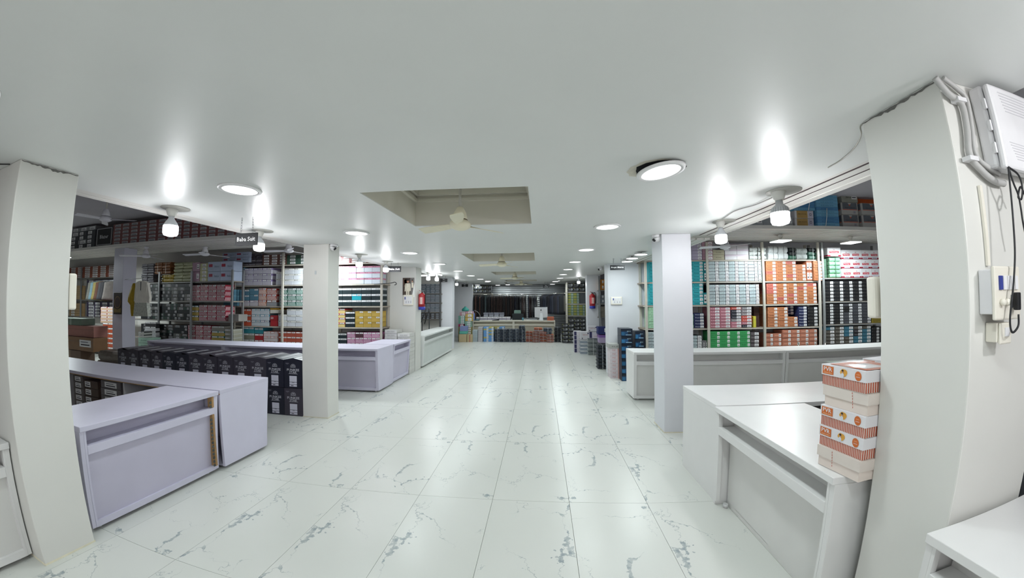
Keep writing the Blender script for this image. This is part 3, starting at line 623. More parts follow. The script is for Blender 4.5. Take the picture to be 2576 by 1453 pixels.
# ---- electrical box, conduits and cables on the nearest right pillar (face at Y = .98)
YW = .978
t = thing('electrical_box', 'large white electrical distribution box high on the nearest right pillar', 'electrical box', (1.70, YW, 2.0))
bx0, bz0, bz1 = 1.648-1.70, 0.0, .325
MB().box(bx0-.004, -.056, bz0+.01, .27, 0, bz1+.004, WPL).build('body', t, bevel=.012)
door = MB().box(bx0, -.088, bz0, .27, -.060, bz1, WPL).build('door', t, bevel=.012)
for i in range(7):
    MB().box(bx0+.06+.004*i, -.0895, bz1-.03-.012*i, .26, -.088, bz1-.027-.012*i, C('#c9c8cc', .4, 0, name='vent_line')).build('vent_slit', door)
    MB().box(bx0+.06+.006*i, -.0895, bz0+.10-.010*i, .26, -.088, bz0+.103-.010*i, C('#c9c8cc', .4, 0, name='vent_line')).build('vent_slit', door)
for k in range(3): MB().box(bx0-.010, -.066, bz0+.06+k*.085, bx0+.002, -.052, bz0+.10+k*.085, WPL).build('hinge', door, bevel=.002)
def bez(pts, n=10):
    o = []
    q = [Vector(p) for p in pts]; q = [q[0]*2-q[1]]+q+[q[-1]*2-q[-2]]
    for i in range(1, len(q)-2):
        for k in range(n):
            u = k/n; a, b, c, d = q[i-1:i+3]
            o.append(.5*((2*b)+(c-a)*u+(2*a-5*b+4*c-d)*u*u+(3*b-a-3*c+d)*u**3))
    o.append(q[-2]); return o
def corr(pts, r, m):
    ps = bez(pts, 40); rs = [r*(1 if i % 2 else .88) for i in range(len(ps))]; return MB().tube(ps, r, m, n=10, rs=rs)
CON = C('#b5b4b2', .5, .05, name='grey_conduit')
c0 = thing('conduit', 'pair of ribbed grey conduits bending beside the electrical box', 'conduit', (1.5, .95, 2.3)); o0 = c0.location
for nm, dy, pts in (('conduit_hose', -.02, ((2352, 196), (2385, 235), (2418, 262), (2432, 320), (2440, 390), (2470, 430), (2500, 455), (2525, 462))), ('conduit_hose', -.02, ((2372, 196), (2405, 222), (2430, 250), (2444, 320), (2455, 390), (2490, 425), (2512, 438)))):
    q = [P(x, y, Y=YW+dy)-o0 for x, y in pts]
    corr(q, .013 if pts[0][0] == 2352 else .010, CON).build(nm, c0)
for x, y in ((2410, 253), (2440, 400)):
    q = P(x, y, Y=YW-.02)-o0; MB().box(q.x-.022, q.y-.017, q.z-.008, q.x+.03, q.y+.017, q.z+.008, WPL).build('clip', c0)
cb = thing('cable', 'black cables hanging from the electrical box to the switchboard', 'cable', (1.75, .93, 1.6)); o1 = cb.location
for pts in (((2535, 420), (2540, 470), (2548, 560), (2552, 640), (2548, 720), (2540, 800), (2545, 835), (2560, 820), (2561, 790)), ((2535, 420), (2548, 460), (2560, 490), (2566, 520), (2572, 560), (2580, 600)), ((2535, 420), (2560, 440), (2570, 470), (2568, 500), (2560, 495), (2566, 470), (2580, 500))):
    MB().tube([p-o1 for p in bez([P(x, y, Y=YW-.085) for x, y in pts], 8)], .004, CAB, n=6).build('cable_run', cb)
q = P(2559, 757, Y=YW-.085)-o1; MB().box(q.x-.012, q.y-.008, q.z-.03, q.x+.012, q.y+.012, q.z+.03, CAB).build('plug', cb, bevel=.004)
a, b = P(2505, 806, Y=.915), P(2493, 668, Y=.915)
t = thing('switchboard', 'deep white switchboard with a black plug below the electrical box', 'switchboard', (1.526, YW, a.z)); W, H = .17, b.z-a.z
MB().box(0, -.05, .02, W, 0, H-.01, WPL).build('back_box', t, bevel=.004); fp = MB().box(-.004, -.064, 0, W, -.05, H, CREAM).build('front_plate', t, bevel=.006)
for k in range(5): MB().box(.022+k*.026, -.070, H*.56, .042+k*.026, -.063, H*.82, WPL if k else C('#3a4590', .4, name='indicator_blue')).build('switch', fp, bevel=.001)
for k in range(2): MB().lathe([(.012, 0), (.012, .012), (.008, .016), (0, .016)], CREAM, n=14).build('knob', fp, (.035+k*.032, -.064, H*.33)).rotation_euler = (PI/2, 0, 0)
MB().box(.10, -.068, H*.22, .15, -.063, H*.46, INKG).build('socket', t)
q0 = P(2510, 862, Y=YW-.05); q1 = P(2508, 806, Y=YW-.05)
t = thing('socket_box', 'small cream socket box under the deep switchboard', 'socket', (q0.x+.02, YW, q0.z)); H = q1.z-q0.z-.008
MB().box(-.02, -.045, 0, .06, 0, H, CREAM).build('back_box', t, bevel=.004); MB().box(-.015, -.056, -.006, .062, -.045, H, CREAM).build('front_plate', t, bevel=.006); MB().box(.012, -.060, H*.3, .040, -.055, H*.75, WPL).build('switch', t)
# cable trunking strip on the pillar face
q0, q1 = P(2478, 470, Y=YW), P(2483, 668, Y=YW); tag(MB().box(-.008, -.010, 0, .008, 0, q0.z-q1.z, CREAM).build('trunking', loc=(q1.x, YW, q1.z)), 'thin cream cable trunking above the deep switchboard', 'trunking')
# loose wires at the ceiling of the right pillar and ceiling
q = [P(2350, 213, Z=ZC-.006), P(2270, 265, Z=ZC-.008), P(2205, 300, Z=ZC-.006), P(2168, 314, Z=ZC-.004), P(2168, 340, Z=ZC-.03), P(2150, 372, Z=ZC-.02), P(2120, 400, Z=ZC-.006), P(2085, 421, Z=ZC-.004)]
tag(MB().tube(bez(q, 6), .0035, C('#8f8d86', .5, .05, name='grey_wire'), n=6).build('loose_wire'), 'grey loose wire along the ceiling beside the nearest right pillar', 'wire')
q = [P(1958, 490, Z=ZC-.03), P(1900, 515, Z=ZC-.012), P(1850, 530, Z=ZC-.01), P(1815, 552, Z=ZC-.012)]
tag(MB().tube(bez(q, 6), .005, C('#9b9a98', .4, .05, metal=.3, name='wire_tube'), n=6).build('bulb_wire'), 'grey wire running between the two right bulbs', 'wire')
q = [Vector((-2.985, .97, ZC-.008)), Vector((-3.05, .90, ZC-.01)), Vector((-3.1, .80, ZC-.006))]
tag(MB().tube(bez(q, 6), .004, CAB, n=6).build('loose_wire'), 'dark wire end at the ceiling left of the nearest left pillar', 'wire')
# framed boards fixed on the far side of the near pillars
for xx, yy, pz, lb, s in ((-2.835, 1.355, ((172, 690), (172, 778)), 'cream panel edge on the back of the nearest left pillar', 1), (1.485, 1.405, ((2215, 695), (2215, 800)), 'cream panel edge on the back of the nearest right pillar', -1)):
    za = P(*pz[1], Y=1.42).z; zb = P(*pz[0], Y=1.42).z
    t = thing('panel', lb, 'panel', (xx, yy, za)); MB().box(-.33 if s > 0 else .0, 0, 0, .0 if s > 0 else .33, .05, zb-za, CREAM).build('board', t, bevel=.012)
    MB().box(-.30 if s > 0 else .03, .05, .02, -.03 if s > 0 else .30, .056, zb-za-.02, WPL).build('cover', t)
# ================================================================== SHELF RACKS
def rack(label, x0, x1, yf, zs, posts, depth=.36, zt=2.7, m=STEEL, backs=True, pw=.022):
    t = thing('shelf_rack', label, 'shelf', ((x0+x1)/2, yf, 0)); L = t.location
    for z in zs:
        MB().box(x0-L.x, .002, z-.028, x1-L.x, depth, z-.002, SHELF).build('shelf_board', t)
        MB().box(x0-L.x, -.006, z-.030, x1-L.x, .002, z-.012, m).build('shelf_lip', t)
    for x in posts:
        for y in (-.036, depth-.03): MB().box(x-pw-L.x, y, 0, x+pw-L.x, y+.03, zt, m).build('post', t)
    return t
def zy(px, py, Y): return P(px, py, Y=Y).z
def xy(px, Y, py=750): return P(px, py, Y=Y).x
YR, YL, YLL = 6.68, 6.85, 6.5
ZR = [2.355, 1.924, 1.463, 1.006, .55, .10]
ZLm = [2.426, 1.958, 1.474, 1.010, .55, .10]
ZLL = [2.05, 1.59, 1.13, .67, .20]
ZR4 = [zy(2140, 698, YR), zy(2140, 757, YR), zy(2140, 814, YR), zy(2140, 872, YR), .10]
rack('cream steel rack along the right bay filled with shirt boxes', xy(1617, YR), xy(2060, YR), YR, ZR, [xy(1624, YR), xy(1778, YR), xy(1919, YR), xy(2061, YR)])
rack('steel rack at the right end with black and white boxes', xy(2070, YR), xy(2235, YR), YR, ZR4, [xy(2071, YR), xy(2235, YR)], m=GREYST)
LRACK = rack('cream steel rack along the second left bay filled with shoe boxes', xy(591, YL), xy(964, YL), YL, ZLm, [xy(592, YL), xy(714, YL), xy(838, YL), xy(961, YL)], depth=.34)
rack('dark rack at the left end with red striped boxes', xy(330, YLL), xy(588, YLL), YLL, ZLL, [xy(482, YLL), xy(586, YLL), xy(400, YLL)], depth=.30, m=GREYST, zt=2.3)
# ================================================================== BOX DESIGNS  (front at y=0 looking to -y, centred in x, bottom at z=0)
e = .0012
def lbl(mb, x0, z0, x1, z1, y=-e, ink=True, m=None):
    mb.fq(x0, z0, x1, z1, y, m or LABEL)
    if ink:
        W, H = x1-x0, z1-z0
        mb.fq(x0+W*.12, z0+H*.62, x1-W*.25, z0+H*.78, y-.0004, INKG); mb.fq(x0+W*.12, z0+H*.22, x1-W*.12, z0+H*.40, y-.0004, INK)
def slim(col, txt, tcol, lab=(.66, .94), rough=.45, dot=None, lm=None):
    def f(w, d, h):
        b = MB(); m = C(col, rough)
        b.box(-w/2, 0, 0, w/2, d, h*.985, m)
        b.box(-w/2-.0008, -.0008, h*.955, w/2+.0008, d, h*.995, m)
        if txt: b.text(txt, -w*.5+w*.36 if lab else 0, h*.5, w*(.42 if lab else .6), h*.36, -e, C(tcol, .5, 0))
        if lab: lbl(b, -w/2+w*lab[0], h*.14, -w/2+w*lab[1], h*.84, m=lm)
        if dot: b.fq(-w*.46, h*.38, -w*.42, h*.62, -e, C(dot, .5, 0))
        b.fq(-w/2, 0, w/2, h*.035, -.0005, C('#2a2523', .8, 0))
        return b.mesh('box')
    return f
def framed(col, edge, txt, tcol):   # pale box with a dark end and a framed lettered panel and sticker
    def f(w, d, h):
        b = MB(); b.box(-w/2, 0, 0, w/2, d, h*.985, C(edge, .5))
        b.fq(-w*.48, h*.08, w*.12, h*.92, -e, C(col, .45)); b.text(txt, -w*.18, h*.48, w*.46, h*.40, -e*1.6, C(tcol, .5, 0))
        lbl(b, w*.18, h*.06, w*.49, h*.94); return b.mesh('box')
    return f
def shoe(body, lid, txt=None, tcol='#303034', strip='#e4e4e6', lab=True, lh=.34, stripe=None, top=None):
    def f(w, d, h):
        b = MB(); mb_, ml = C(body, .5), C(lid, .5)
        b.box(-w/2+.002, .002, 0, w/2-.002, d-.002, h*(1-lh), mb_); b.box(-w/2, 0, h*(1-lh), w/2, d, h*.985, ml)
        if stripe:
            n = 7; H = h*(1-lh); b2 = C(stripe, .5)
            for i in range(n+2):
                x = -w/2+(i-1.5)*w/n; sl = w/n*1.2; p = [(x, 0), (x+w/n*.5, 0), (x+w/n*.5-sl, H), (x-sl, H)]
                q = [(min(max(a, -w/2+.003), w/2-.003), z) for a, z in p]
                if q[0][0] < q[1][0] or q[2][0] > q[3][0]: b.quad([(a, -e*.2+.001, z) for a, z in q], b2)
                for sx in (1, -1):
                    yy0 = i*d/(n+1); yy1 = yy0+d/(n+1)*.5
                    if yy1 < d-.01: b.quad([(sx*(w/2-.0015), yy0+.003, 0), (sx*(w/2-.0015), yy1, 0), (sx*(w/2-.0015), min(yy1+sl*.5, d-.003), H), (sx*(w/2-.0015), min(yy0+sl*.5, d-.004), H)] [::sx], b2)
        if strip: b.fq(-w*.46, h*(1-lh)+h*lh*.16, -w*.02, h*.985-h*lh*.16, -e, C(strip, .5, .03)) if lab else None
        if txt: b.text(txt, -w*.24, h*(1-lh*.5), w*.36, h*lh*.42, -e*1.6, C(tcol, .5, 0))
        if lab: lbl(b, w*.06, h*(1-lh)+h*lh*.1, w*.46, h*.985-h*lh*.1)
        return b.mesh('box')
    return f
def vantage(w, d, h):
    b = MB(); Wm, R = C('#d8d6da', .45), C('#8e1f38', .45); b.box(-w/2, 0, 0, w/2, d, h*.985, Wm)
    b.fq(-w/2, 0, w/2, h*.16, -e, R); b.sq(0, 0, d, h*.16, -w/2-e, R, False); b.sq(0, 0, d, h*.16, w/2+e, R)
    b.fq(-w*.36, h*.36, w*.36, h*.58, -e, C('#b3243a', .45)); b.text('Vantage', 0, h*.47, w*.62, h*.13, -e*1.6, C('#f0eef0', .5, 0))
    b.quad([(0+.06*w*math.cos(a*PI/4), -e, h*.72+.06*h*math.sin(a*PI/4)) for a in range(8)], R); b.quad([(.035*w*math.cos(a*PI/4), -e*1.5, h*.72+.035*h*math.sin(a*PI/4)) for a in range(8)], Wm)
    lbl(b, -w*.28, h*.04, w*.30, h*.24, -e*1.5, m=C('#c9c8d8', .5)); return b.mesh('box')
def plain(col, rough=.6, seam=True, txt=None, tcol='#333', label_=False, tape=None, bump=0):
    def f(w, d, h):
        b = MB(); m = C(col, rough, .06, 10, bump); b.box(-w/2, 0, 0, w/2, d, h*.985, m)
        if seam: b.fq(-w/2, h*.60, w/2, h*.60+.003, -e, C('#000000', .9, 0)) if False else b.fq(-w/2, h*.66, w/2, h*.675, -e, C('#6d675e', .8, 0))
        if tape: b.fq(-w*.05, 0, w*.05, h*.985, -e, C(tape, .4)); b.quad([(-w*.05, 0, h*.986), (w*.05, 0, h*.986), (w*.05, d, h*.986), (-w*.05, d, h*.986)], C(tape, .4))
        if txt: b.text(txt, 0, h*.45, w*.5, h*.18, -e*1.5, C(tcol, .5, 0))
        if label_: lbl(b, w*.12, h*.3, w*.44, h*.8)
        return b.mesh('box')
    return f
def bundle(col, n, film_=False, tie='#d8d8d8', glint=0):   # soft packet: folded layers of uneven width and tilt, with a tie and pale quads painting highlights on the wrap
    def f(w, d, h):
        b = MB(); r = random.Random(int(w*1000)*7+n+int(h*1000)); cs = [col] if isinstance(col, str) else col
        for i in range(n):
            z0 = h*.985*i/n; z1 = h*.985*(i+1)/n; ww = w*(.86+.13*r.random()) if n > 1 else w*.97; dx = (r.random()-.5)*(w-ww); m = C(r.choice(cs), .5, .14, 24)
            y0 = r.random()*d*.06; tl = (r.random()-.5)*(z1-z0)*.5 if n > 1 else 0; v = []; th_ = z1-z0; nx = 4
            pr = [(.09, z0+.001), (.015, z0+th_*.22), (0, z0+th_*.5), (.015, z0+th_*.78), (.09, z1-.001)]
            for (o, z) in pr:
                ring = []
                for k in range(nx+1): ring.append((-ww/2+dx+o*ww*.35+(ww-o*ww*.7)*k/nx, y0+o*d+(r.random()-.5)*d*.025, z+tl*(k/nx-.5)*(1 if 0 < i < n-1 else 0)))
                ring += [(ww/2+dx-o*ww*.35, d-o*d, z+tl*.5*(1 if 0 < i < n-1 else 0)), (-ww/2+dx+o*ww*.35, d-o*d, z-tl*.5*(1 if 0 < i < n-1 else 0))]
                v += ring
            q = nx+3; fs = [tuple(range(q))[::-1], tuple(4*q+k for k in range(q))]
            for a in range(4): fs += [(a*q+k, a*q+(k+1) % q, a*q+q+(k+1) % q, a*q+q+k) for k in range(q)]
            b.add(v, fs, m)
            for g in range(glint):
                gx = dx+(r.random()-.5)*ww*.8; gz = z0+th_*(.3+.5*r.random()); gl = ww*(.06+.14*r.random()); b.quad([(gx, y0-.006, gz), (gx+gl, y0-.006, gz+th_*.15*(r.random()-.5)), (gx+gl*.9, y0-.006, gz+th_*.16), (gx+gl*.1, y0-.006, gz+th_*.12)], C('#aab0b4', .2))
        if tie: b.fq(-w*.018, 0, w*.018, h*.97, -.007, C(tie, .4)); b.quad([(-w*.018, -.007, h*.987), (w*.018, -.007, h*.987), (w*.018, d, h*.987), (-w*.018, d, h*.987)], C(tie, .4))
        return b.mesh('bundle')
    return f
SHZ = {round(YR, 2): [ZR], round(YL, 2): [ZLm], round(YLL, 2): [ZLL]}
SEEN = {}
def uniq(l):
    SEEN[l] = SEEN.get(l, 0)+1; return l
def place(name, me, loc, label, cat, group=None, rot=0):
    o = obj(name, me, None, loc, (0, 0, rot)); return tag(o, uniq(label), cat, group)
def stack(desc, where, x0, x1, nc, nr, top, Y, zb, design, name=None, d=.28, cat='box', rows=None, variants=None, jit=.006, pyx=None, dy=0.0, tight=.985, vert=False, colname='column', ztop=None, hid=0):
    # a block of boxes on one shelf: x0,x1 = its sides and top = its upper edge as seen in the photo
    py = pyx or (top+20); X0, X1 = P(x0, py, Y=Y).x, P(x1, py, Y=Y).x; zt = ztop if ztop is not None else P((x0+x1)/2, top, Y=Y).z
    for zs in SHZ.get(round(Y, 2), []):
        lst = zs if (x0 < 2066 or Y != YR) else ZR4
        for z in lst:
            if zb+.1 < z < zt+.04: zt = min(zt, z-.034)
    w_ = (X1-X0)/nc; h = (zt-zb)/nr; ds = design if isinstance(design, list) else [design]
    d = min(d, {round(YR, 2): .31, round(YL, 2): .29, round(YLL, 2): .255}.get(round(Y, 2), 9)); mes = [q(w_*tight, d, h*.985) for q in ds]
    name = desc.lower().replace(' and ', ' ').replace(' with ', ' ').replace('-', '_').replace(' ', '_')
    rnd = random.Random(int(x0*7+top*13)); g = desc+' stack '+where
    vis = -1
    for c in range(nc):
        pl = x0+(x1-x0)*c/nc; pr_ = x0+(x1-x0)*(c+1)/nc
        if Y > 6.4 and ((pl > 1649 and pr_ < 1729) or (pl > 769 and pr_ < 851)): continue   # nothing of these shows behind the pillars
        vis += 1
        n = rows[c] if rows else nr
        for r in range(n):
            k = variants(c, r) if variants else (rnd.randrange(len(mes)) if len(mes) > 1 else 0)
            if k is None: continue
            j = (rnd.random()-.5)*2
            lb = '%s %s' % (desc, where)
            if nc > 1: lb += ', %s %s' % (nth(vis+1), colname)
            if n > 1: lb += ', %s from bottom' % nth(r+1) if r < n-1 else ', topmost'
            place(name, mes[k], (X0+w_*(c+.5)+j*.0012, Y+dy+.004+jit*(rnd.random()), zb+h*r+.0005), lb, cat, g, j*.008)
# ---- RIGHT RACK -------------------------------------------------------
TEAL = slim('#2fa3ae', 'Rowdy', '#14222c'); ORG = slim('#b6754f', 'Rowdy', '#2a1710'); ORGP = slim('#b9665a', 'Rowdy', '#2a1710')
POL = framed('#b7c4c8', '#222a33', 'POLEX', '#4a5560'); PALEO = slim('#b0705a', 'Jaza', '#d9a48c')
B_, C_, D_, E_ = ZR[1], ZR[2], ZR[3], ZR[4]
up = lambda *a: a
for lv, zb, tp, wh in ((1, B_, 655, 'on upper right shelf'), (2, C_, 712, 'on middle right shelf')):
    stack('teal shirt box', wh, 1632, 1768, 5, 6, tp, YR, zb, TEAL)
    stack('teal upright box', wh, 1769.5, 1777.5, 1, 2 if lv == 1 else 1, tp if lv == 1 else 735, YR, zb, slim('#2a9aa6', None, '#14222c', lab=(.1, .9)), dy=.01)
stack('grey-blue lettered box', 'on upper right shelf', 1781, 1905, 5, 6, 657, YR, B_, POL)
stack('grey-blue upright box', 'on upper right shelf', 1906, 1922, 2, 4, 653, YR, B_, slim('#aebdc4', None, '#333', lab=(.1, .9)))
stack('grey-blue lettered box', 'on middle right shelf', 1781, 1909, 5, 6, 715, YR, C_, POL)
stack('orange shirt box', 'on upper right shelf', 1926, 2028, 4, 6, 656, YR, B_, [ORG, ORG, ORG, ORGP], rows=[6, 6, 6, 5])
stack('orange upright box', 'on upper right shelf', 2029, 2044, 2, 2, 649, YR, B_, slim('#b36a4c', None, '#2a1710', lab=(.1, .85)))
stack('orange outer shirt box', 'on upper right shelf', 2045, 2068, 1, 6, 656, YR, B_, ORG, dy=-.03)
stack('orange shirt box', 'on middle right shelf', 1928, 2056, 5, 6, 712, YR, C_, [ORG, ORG, ORG, ORGP])
MINT = slim('#9fc9a8', 'Jolly', '#6a8f76', lab=None); NAVY = slim('#20284d', 'Decon', '#c9cbd6', lab=(.62, .95))
stack('mint green box', 'on lower right shelf', 1632, 1731, 4, 6, 772, YR, D_, MINT)
stack('mint green labelled box', 'on lower right shelf', 1732, 1743, 1, 4, 790, YR, D_, slim('#8fbf9d', None, '#333', lab=(.1, .9)))
stack('navy shirt box', 'beside mint boxes on lower right shelf', 1744, 1770, 1, 5, 787, YR, D_, NAVY)
PINK = slim('#ad6c7a', 'Rodeo', '#e2c3c8', lab=(.55, .95)); BLK = slim('#2a2a34', 'Rodeo', '#9a9aa4', lab=(.55, .95)); RED = slim('#b34a3c', 'Rodeo', '#e2c3c8', lab=(.55, .95)); GRY = slim('#7c7478', 'Rodeo', '#cfcfd2', lab=(.55, .95))
stack('pink shirt box', 'on lower right shelf', 1783, 1836, 2, 7, 772, YR, D_, PINK)
stack('mixed colour shirt box', 'on lower right shelf', 1837, 1890, 2, 7, 771, YR, D_, [PINK, BLK, GRY, RED], variants=lambda c, r: ([0, 0, 2, 1, 1, 1, 3] if c == 0 else [1, 0, 3, 3, 2, 2, 2])[r])
stack('yellow upright carton', 'on lower right shelf', 1894, 1901, 1, 1, 794, YR, D_, plain('#b9b23c'))
stack('dark brown shirt box', 'at the post on lower right shelf', 1902, 1915, 1, 7, 772, YR, D_, slim('#4a3430', None, '#333', lab=None), dy=.08)
stack('orange shirt box', 'on lower right shelf', 1931, 2007, 3, 6, 772, YR, D_, ORG, rows=[6, 6, 3])
stack('navy shirt box', 'beside orange boxes on lower right shelf', 2008, 2031, 1, 7, 770, YR, D_, NAVY)
stack('navy shirt box', 'set back on lower right shelf', 1985, 2006, 1, 3, 772, YR, D_+.235, NAVY, dy=.10, ztop=D_+.44)
BLKW = slim('#17181c', 'Prego', '#4a4640', lab=(.66, .98), dot='#8f8f8f')
stack('black shirt box', 'beside navy boxes on lower right shelf', 2033, 2058, 1, 6, 771, YR, D_, BLKW)
stack('pale lettered box', 'on bottom right shelf by the pillar', 1628, 1728, 4, 6, 834, YR, E_, POL, ztop=1.0-.06)
stack('pale lettered box', 'on bottom right shelf right of pillar', 1732, 1764, 1, 5, 843, YR, E_, POL)
stack('grey upright carton', 'on bottom right shelf', 1765, 1777, 2, 1, 855, YR, E_, plain('#77777a', label_=True))
GREEN = slim('#3a9858', 'Rowdy', '#1c5a2c', lab=(.74, .98))
stack('bright green shirt box', 'on bottom right shelf', 1783, 1885, 4, 5, 832, YR, E_, GREEN, dy=-.01)
stack('dark grey shirt box', 'on bottom right shelf beside green', 1886, 1909, 1, 5, 834, YR, E_, slim('#4f484b', 'Rodeo', '#8d8688', lab=(.5, .96)))
stack('pale orange box', 'on bottom right shelf, lower block', 1924, 1966, 2, 4, 838, YR, E_, PALEO)
stack('pale orange box', 'on bottom right shelf, tall block', 1967, 2056, 4, 5, 828, YR, E_, PALEO, dy=-.01)
# top of the rack
A_ = ZR[0]
stack('pale lavender shirt box', 'on top right shelf', 1738, 1764, 1, 6, 608, YR, A_, slim('#a9a0b8', None, '#444', lab=(.6, .95)))
stack('dusty pink shirt box', 'on top right shelf', 1765, 1791, 1, 6, 608, YR, A_, slim('#b18b9a', None, '#444', lab=(.6, .95)))
stack('cream carton', 'on top right shelf', 1792, 1821, 1, 2, 628, YR, A_, plain('#a39d86', txt='Tondo'))
stack('white and lilac shoe box', 'on top right shelf', 1822, 1882, 2, 3, 614, YR, A_, shoe('#c9c6cb', '#b8a9b6', lab=False, strip=None), name='shoe_box')
stack('wrapped white packet', 'on top right shelf', 1884, 1928, 2, 1, 620, YR, A_, bundle(['#b9bdbb', '#a9afad'], 3), name='packet', cat='packet')
stack('tied white bundle', 'on top right shelf', 1932, 1984, 2, 1, 618, YR, A_, bundle(['#c2c5c6'], 2, tie='#5a5e5c'), name='packet', cat='packet')
stack('black glossy packet', 'on top right shelf', 1986, 2004, 1, 1, 621, YR, A_, bundle(['#22282a', '#3f6a58'], 3, tie='#c9c9c9'), name='packet', cat='packet')
stack('grey white packet', 'on top right shelf', 2005, 2034, 1, 1, 622, YR, A_, bundle(['#aeb4b2'], 2, tie='#4a4e4c'), name='packet', cat='packet')
stack('dark printed packet', 'on top right shelf end', 2036, 2056, 1, 1, 622, YR, A_, bundle(['#1d2022', '#4a6e60'], 3), name='packet', cat='packet')
# ---- RIGHT END RACK
V0, V1, V2, V3 = ZR4[:4]
stack('mint green packet', 'beside the maroon cartons on right end rack', 2087, 2116, 1, 5, 647, YR, V0, bundle(['#7fae8f'], 1, tie='#2c3a34'), name='packet', cat='packet', dy=-.02)
stack('dark green packet', 'behind mint packets on right end rack', 2074, 2086, 1, 5, 650, YR, V0, plain('#4c6a58', seam=False), dy=.06)
stack('white and maroon carton', 'on right end rack', 2119, 2235, 5, 3, 628, YR, V0, vantage, name='carton', dy=-.0)
stack('white and maroon carton', 'laid over the mint packets', 2079, 2113, 1, 1, 622, YR, P(2096, 645, Y=YR).z, vantage, name='carton', dy=-.04)
stack('black labelled box', 'on middle right end rack', 2073, 2194, 5, 6, 706, YR, V1, BLKW)
stack('mustard box', 'on middle right end rack', 2195, 2232, 2, 6, 706, YR, V1, slim('#8a6e2c', 'Ronny', '#5d4818', lab=None))
GRYB = slim('#3f4046', 'Prego', '#5c5d63', lab=(.60, .95))
stack('charcoal labelled box', 'on lower right end rack', 2073, 2194, 5, 7, 763, YR, V2, [BLKW, GRYB], variants=lambda c, r: 0 if c < 2 or (c == 2 and r in (4, 5)) else 1)
stack('mustard box', 'on lower right end rack', 2197, 2232, 2, 7, 764, YR, V2, slim('#8a7a2c', 'Ronny', '#5d4818', lab=None))
OLV = slim('#4a453f', 'Rodeo', '#8d8a84', lab=(.55, .96)); TL2 = slim('#2f6277', 'Rodeo', '#5d8ba0', lab=(.55, .96)); DKB = slim('#2a282e', 'Rodeo', '#7d7a80', lab=(.55, .96))
stack('olive and teal shirt box', 'on bottom right end rack', 2077, 2194, 5, 6, 820, YR, V3, [OLV, TL2, DKB], variants=lambda c, r: (['OOOOOT', 'OOOOOO', 'OOOTTT', 'OTTDDO', 'OTTTTO'][c][r] == 'T')*1+(['OOOOOT', 'OOOOOO', 'OOOTTT', 'OTTDDO', 'OTTTTO'][c][r] == 'D')*2)
stack('black slim box', 'on bottom right end rack', 2196, 2232, 2, 6, 822, YR, V3, BLKW)
# ---- RIGHT LOFT (deck top at z = 2.80)
YF, ZD = 5.60, 2.80
stack('beige and white carton', 'on right loft', 2000, 2048, 1, 2, 529, YF, ZD, [None or (lambda w, d, h: (lambda b: (b.box(-w/2, 0, 0, w/2, d, h*.985, C('#c9c8cc', .5)), b.fq(-w*.40, h*.02, w*.18, h*.97, -e, C('#a98a52', .5)), b.text('AIR VOICE', -w*.11, h*.55, w*.46, h*.16, -e*1.6, C('#33291c', .5, 0)), b.fq(w*.22, h*.02, w*.47, h*.97, -e, C('#b9b6c8', .5)), b.fq(w*.29, h*.35, w*.40, h*.65, -e*1.6, C('#5c5a68', .5)), b.fq(w*.315, h*.42, w*.375, h*.58, -e*2, C('#c9c6d8', .5)), b.mesh('box'))[-1])(MB()))], name='carton', d=.4)
zt = P(2024, 529, Y=YF).z
BLU1 = slim('#4f86b4', 'Kidstar', '#3a668e', lab=None); BLU2 = slim('#6aa2c4', 'kids kids kids', '#4a7c9c', lab=None)
stack('sky blue flat box', 'over beige cartons on right loft', 1997, 2051, 1, 5, 494, YF, zt+.001, [BLU1, BLU2], d=.4)
stack('blue flat box', 'in the tall tied stack on right loft', 2052, 2107, 1, 10, 489, YF, ZD, [BLU1, BLU2], d=.4, dy=-.02)
def texo(w, d, h):
    b = MB(); b.box(-w/2, 0, 0, w/2, d, h*.985, C('#a3a19e', .6)); G = C('#5a5f66', .6); O = C('#b9543c', .5)
    b.fq(-w*.44, h*.44, w*.44, h*.96, -e, G); b.fq(-w*.44, h*.38, w*.44, h*.43, -e, O); b.text('TEXO JUNIOR', 0, h*.54, w*.62, h*.12, -e*1.6, C('#2c3036', .5, 0))
    b.sq(d*.05, h*.44, d*.95, h*.96, -w/2-e, G, False); b.sq(d*.05, h*.38, d*.95, h*.43, -w/2-e, O, False)
    b.quad([(.05*w*math.cos(a*PI/4), -e*1.6, h*.78+.06*h*math.sin(a*PI/4)) for a in range(8)], O); b.quad([(-w*.12, -e*1.2, h*.98), (w*.12, -e*1.2, h*.98), (w*.04, -e*1.2, h*.80), (-w*.02, -e*1.2, h*.76)][::-1], C('#a3a19e', .6))
    b.fq(w*.2, h*.1, w*.34, h*.28, -e, INKG); return b.mesh('box')
stack('grey and orange carton', 'on right loft beside blue stack', 2119, 2161, 1, 2, 508, YF, ZD, texo, name='carton', d=.38)
z2 = P(2140, 508, Y=YF).z
stack('plain grey carton', 'on top of grey-orange cartons, right loft', 2119, 2160, 1, 1, 481, YF, z2+.001, plain('#93948a', txt='Jinor', label_=True, seam=False), name='carton', d=.38)
stack('grey and orange carton', 'at right end of right loft', 2164, 2215, 1, 2, 512, YF, ZD, texo, name='carton', d=.38, dy=-.05)
stack('bright orange carton', 'on top at right end of right loft', 2162, 2215, 1, 1, 486, YF, P(2185, 512, Y=YF).z+.002, plain('#c25a26', seam=False), name='carton', d=.38, dy=.12)
stack('grey white carton', 'at left end of right loft', 1880, 1995, 3, 1, 545, YF, ZD, plain('#9aa0a4', label_=True), name='carton', d=.36)
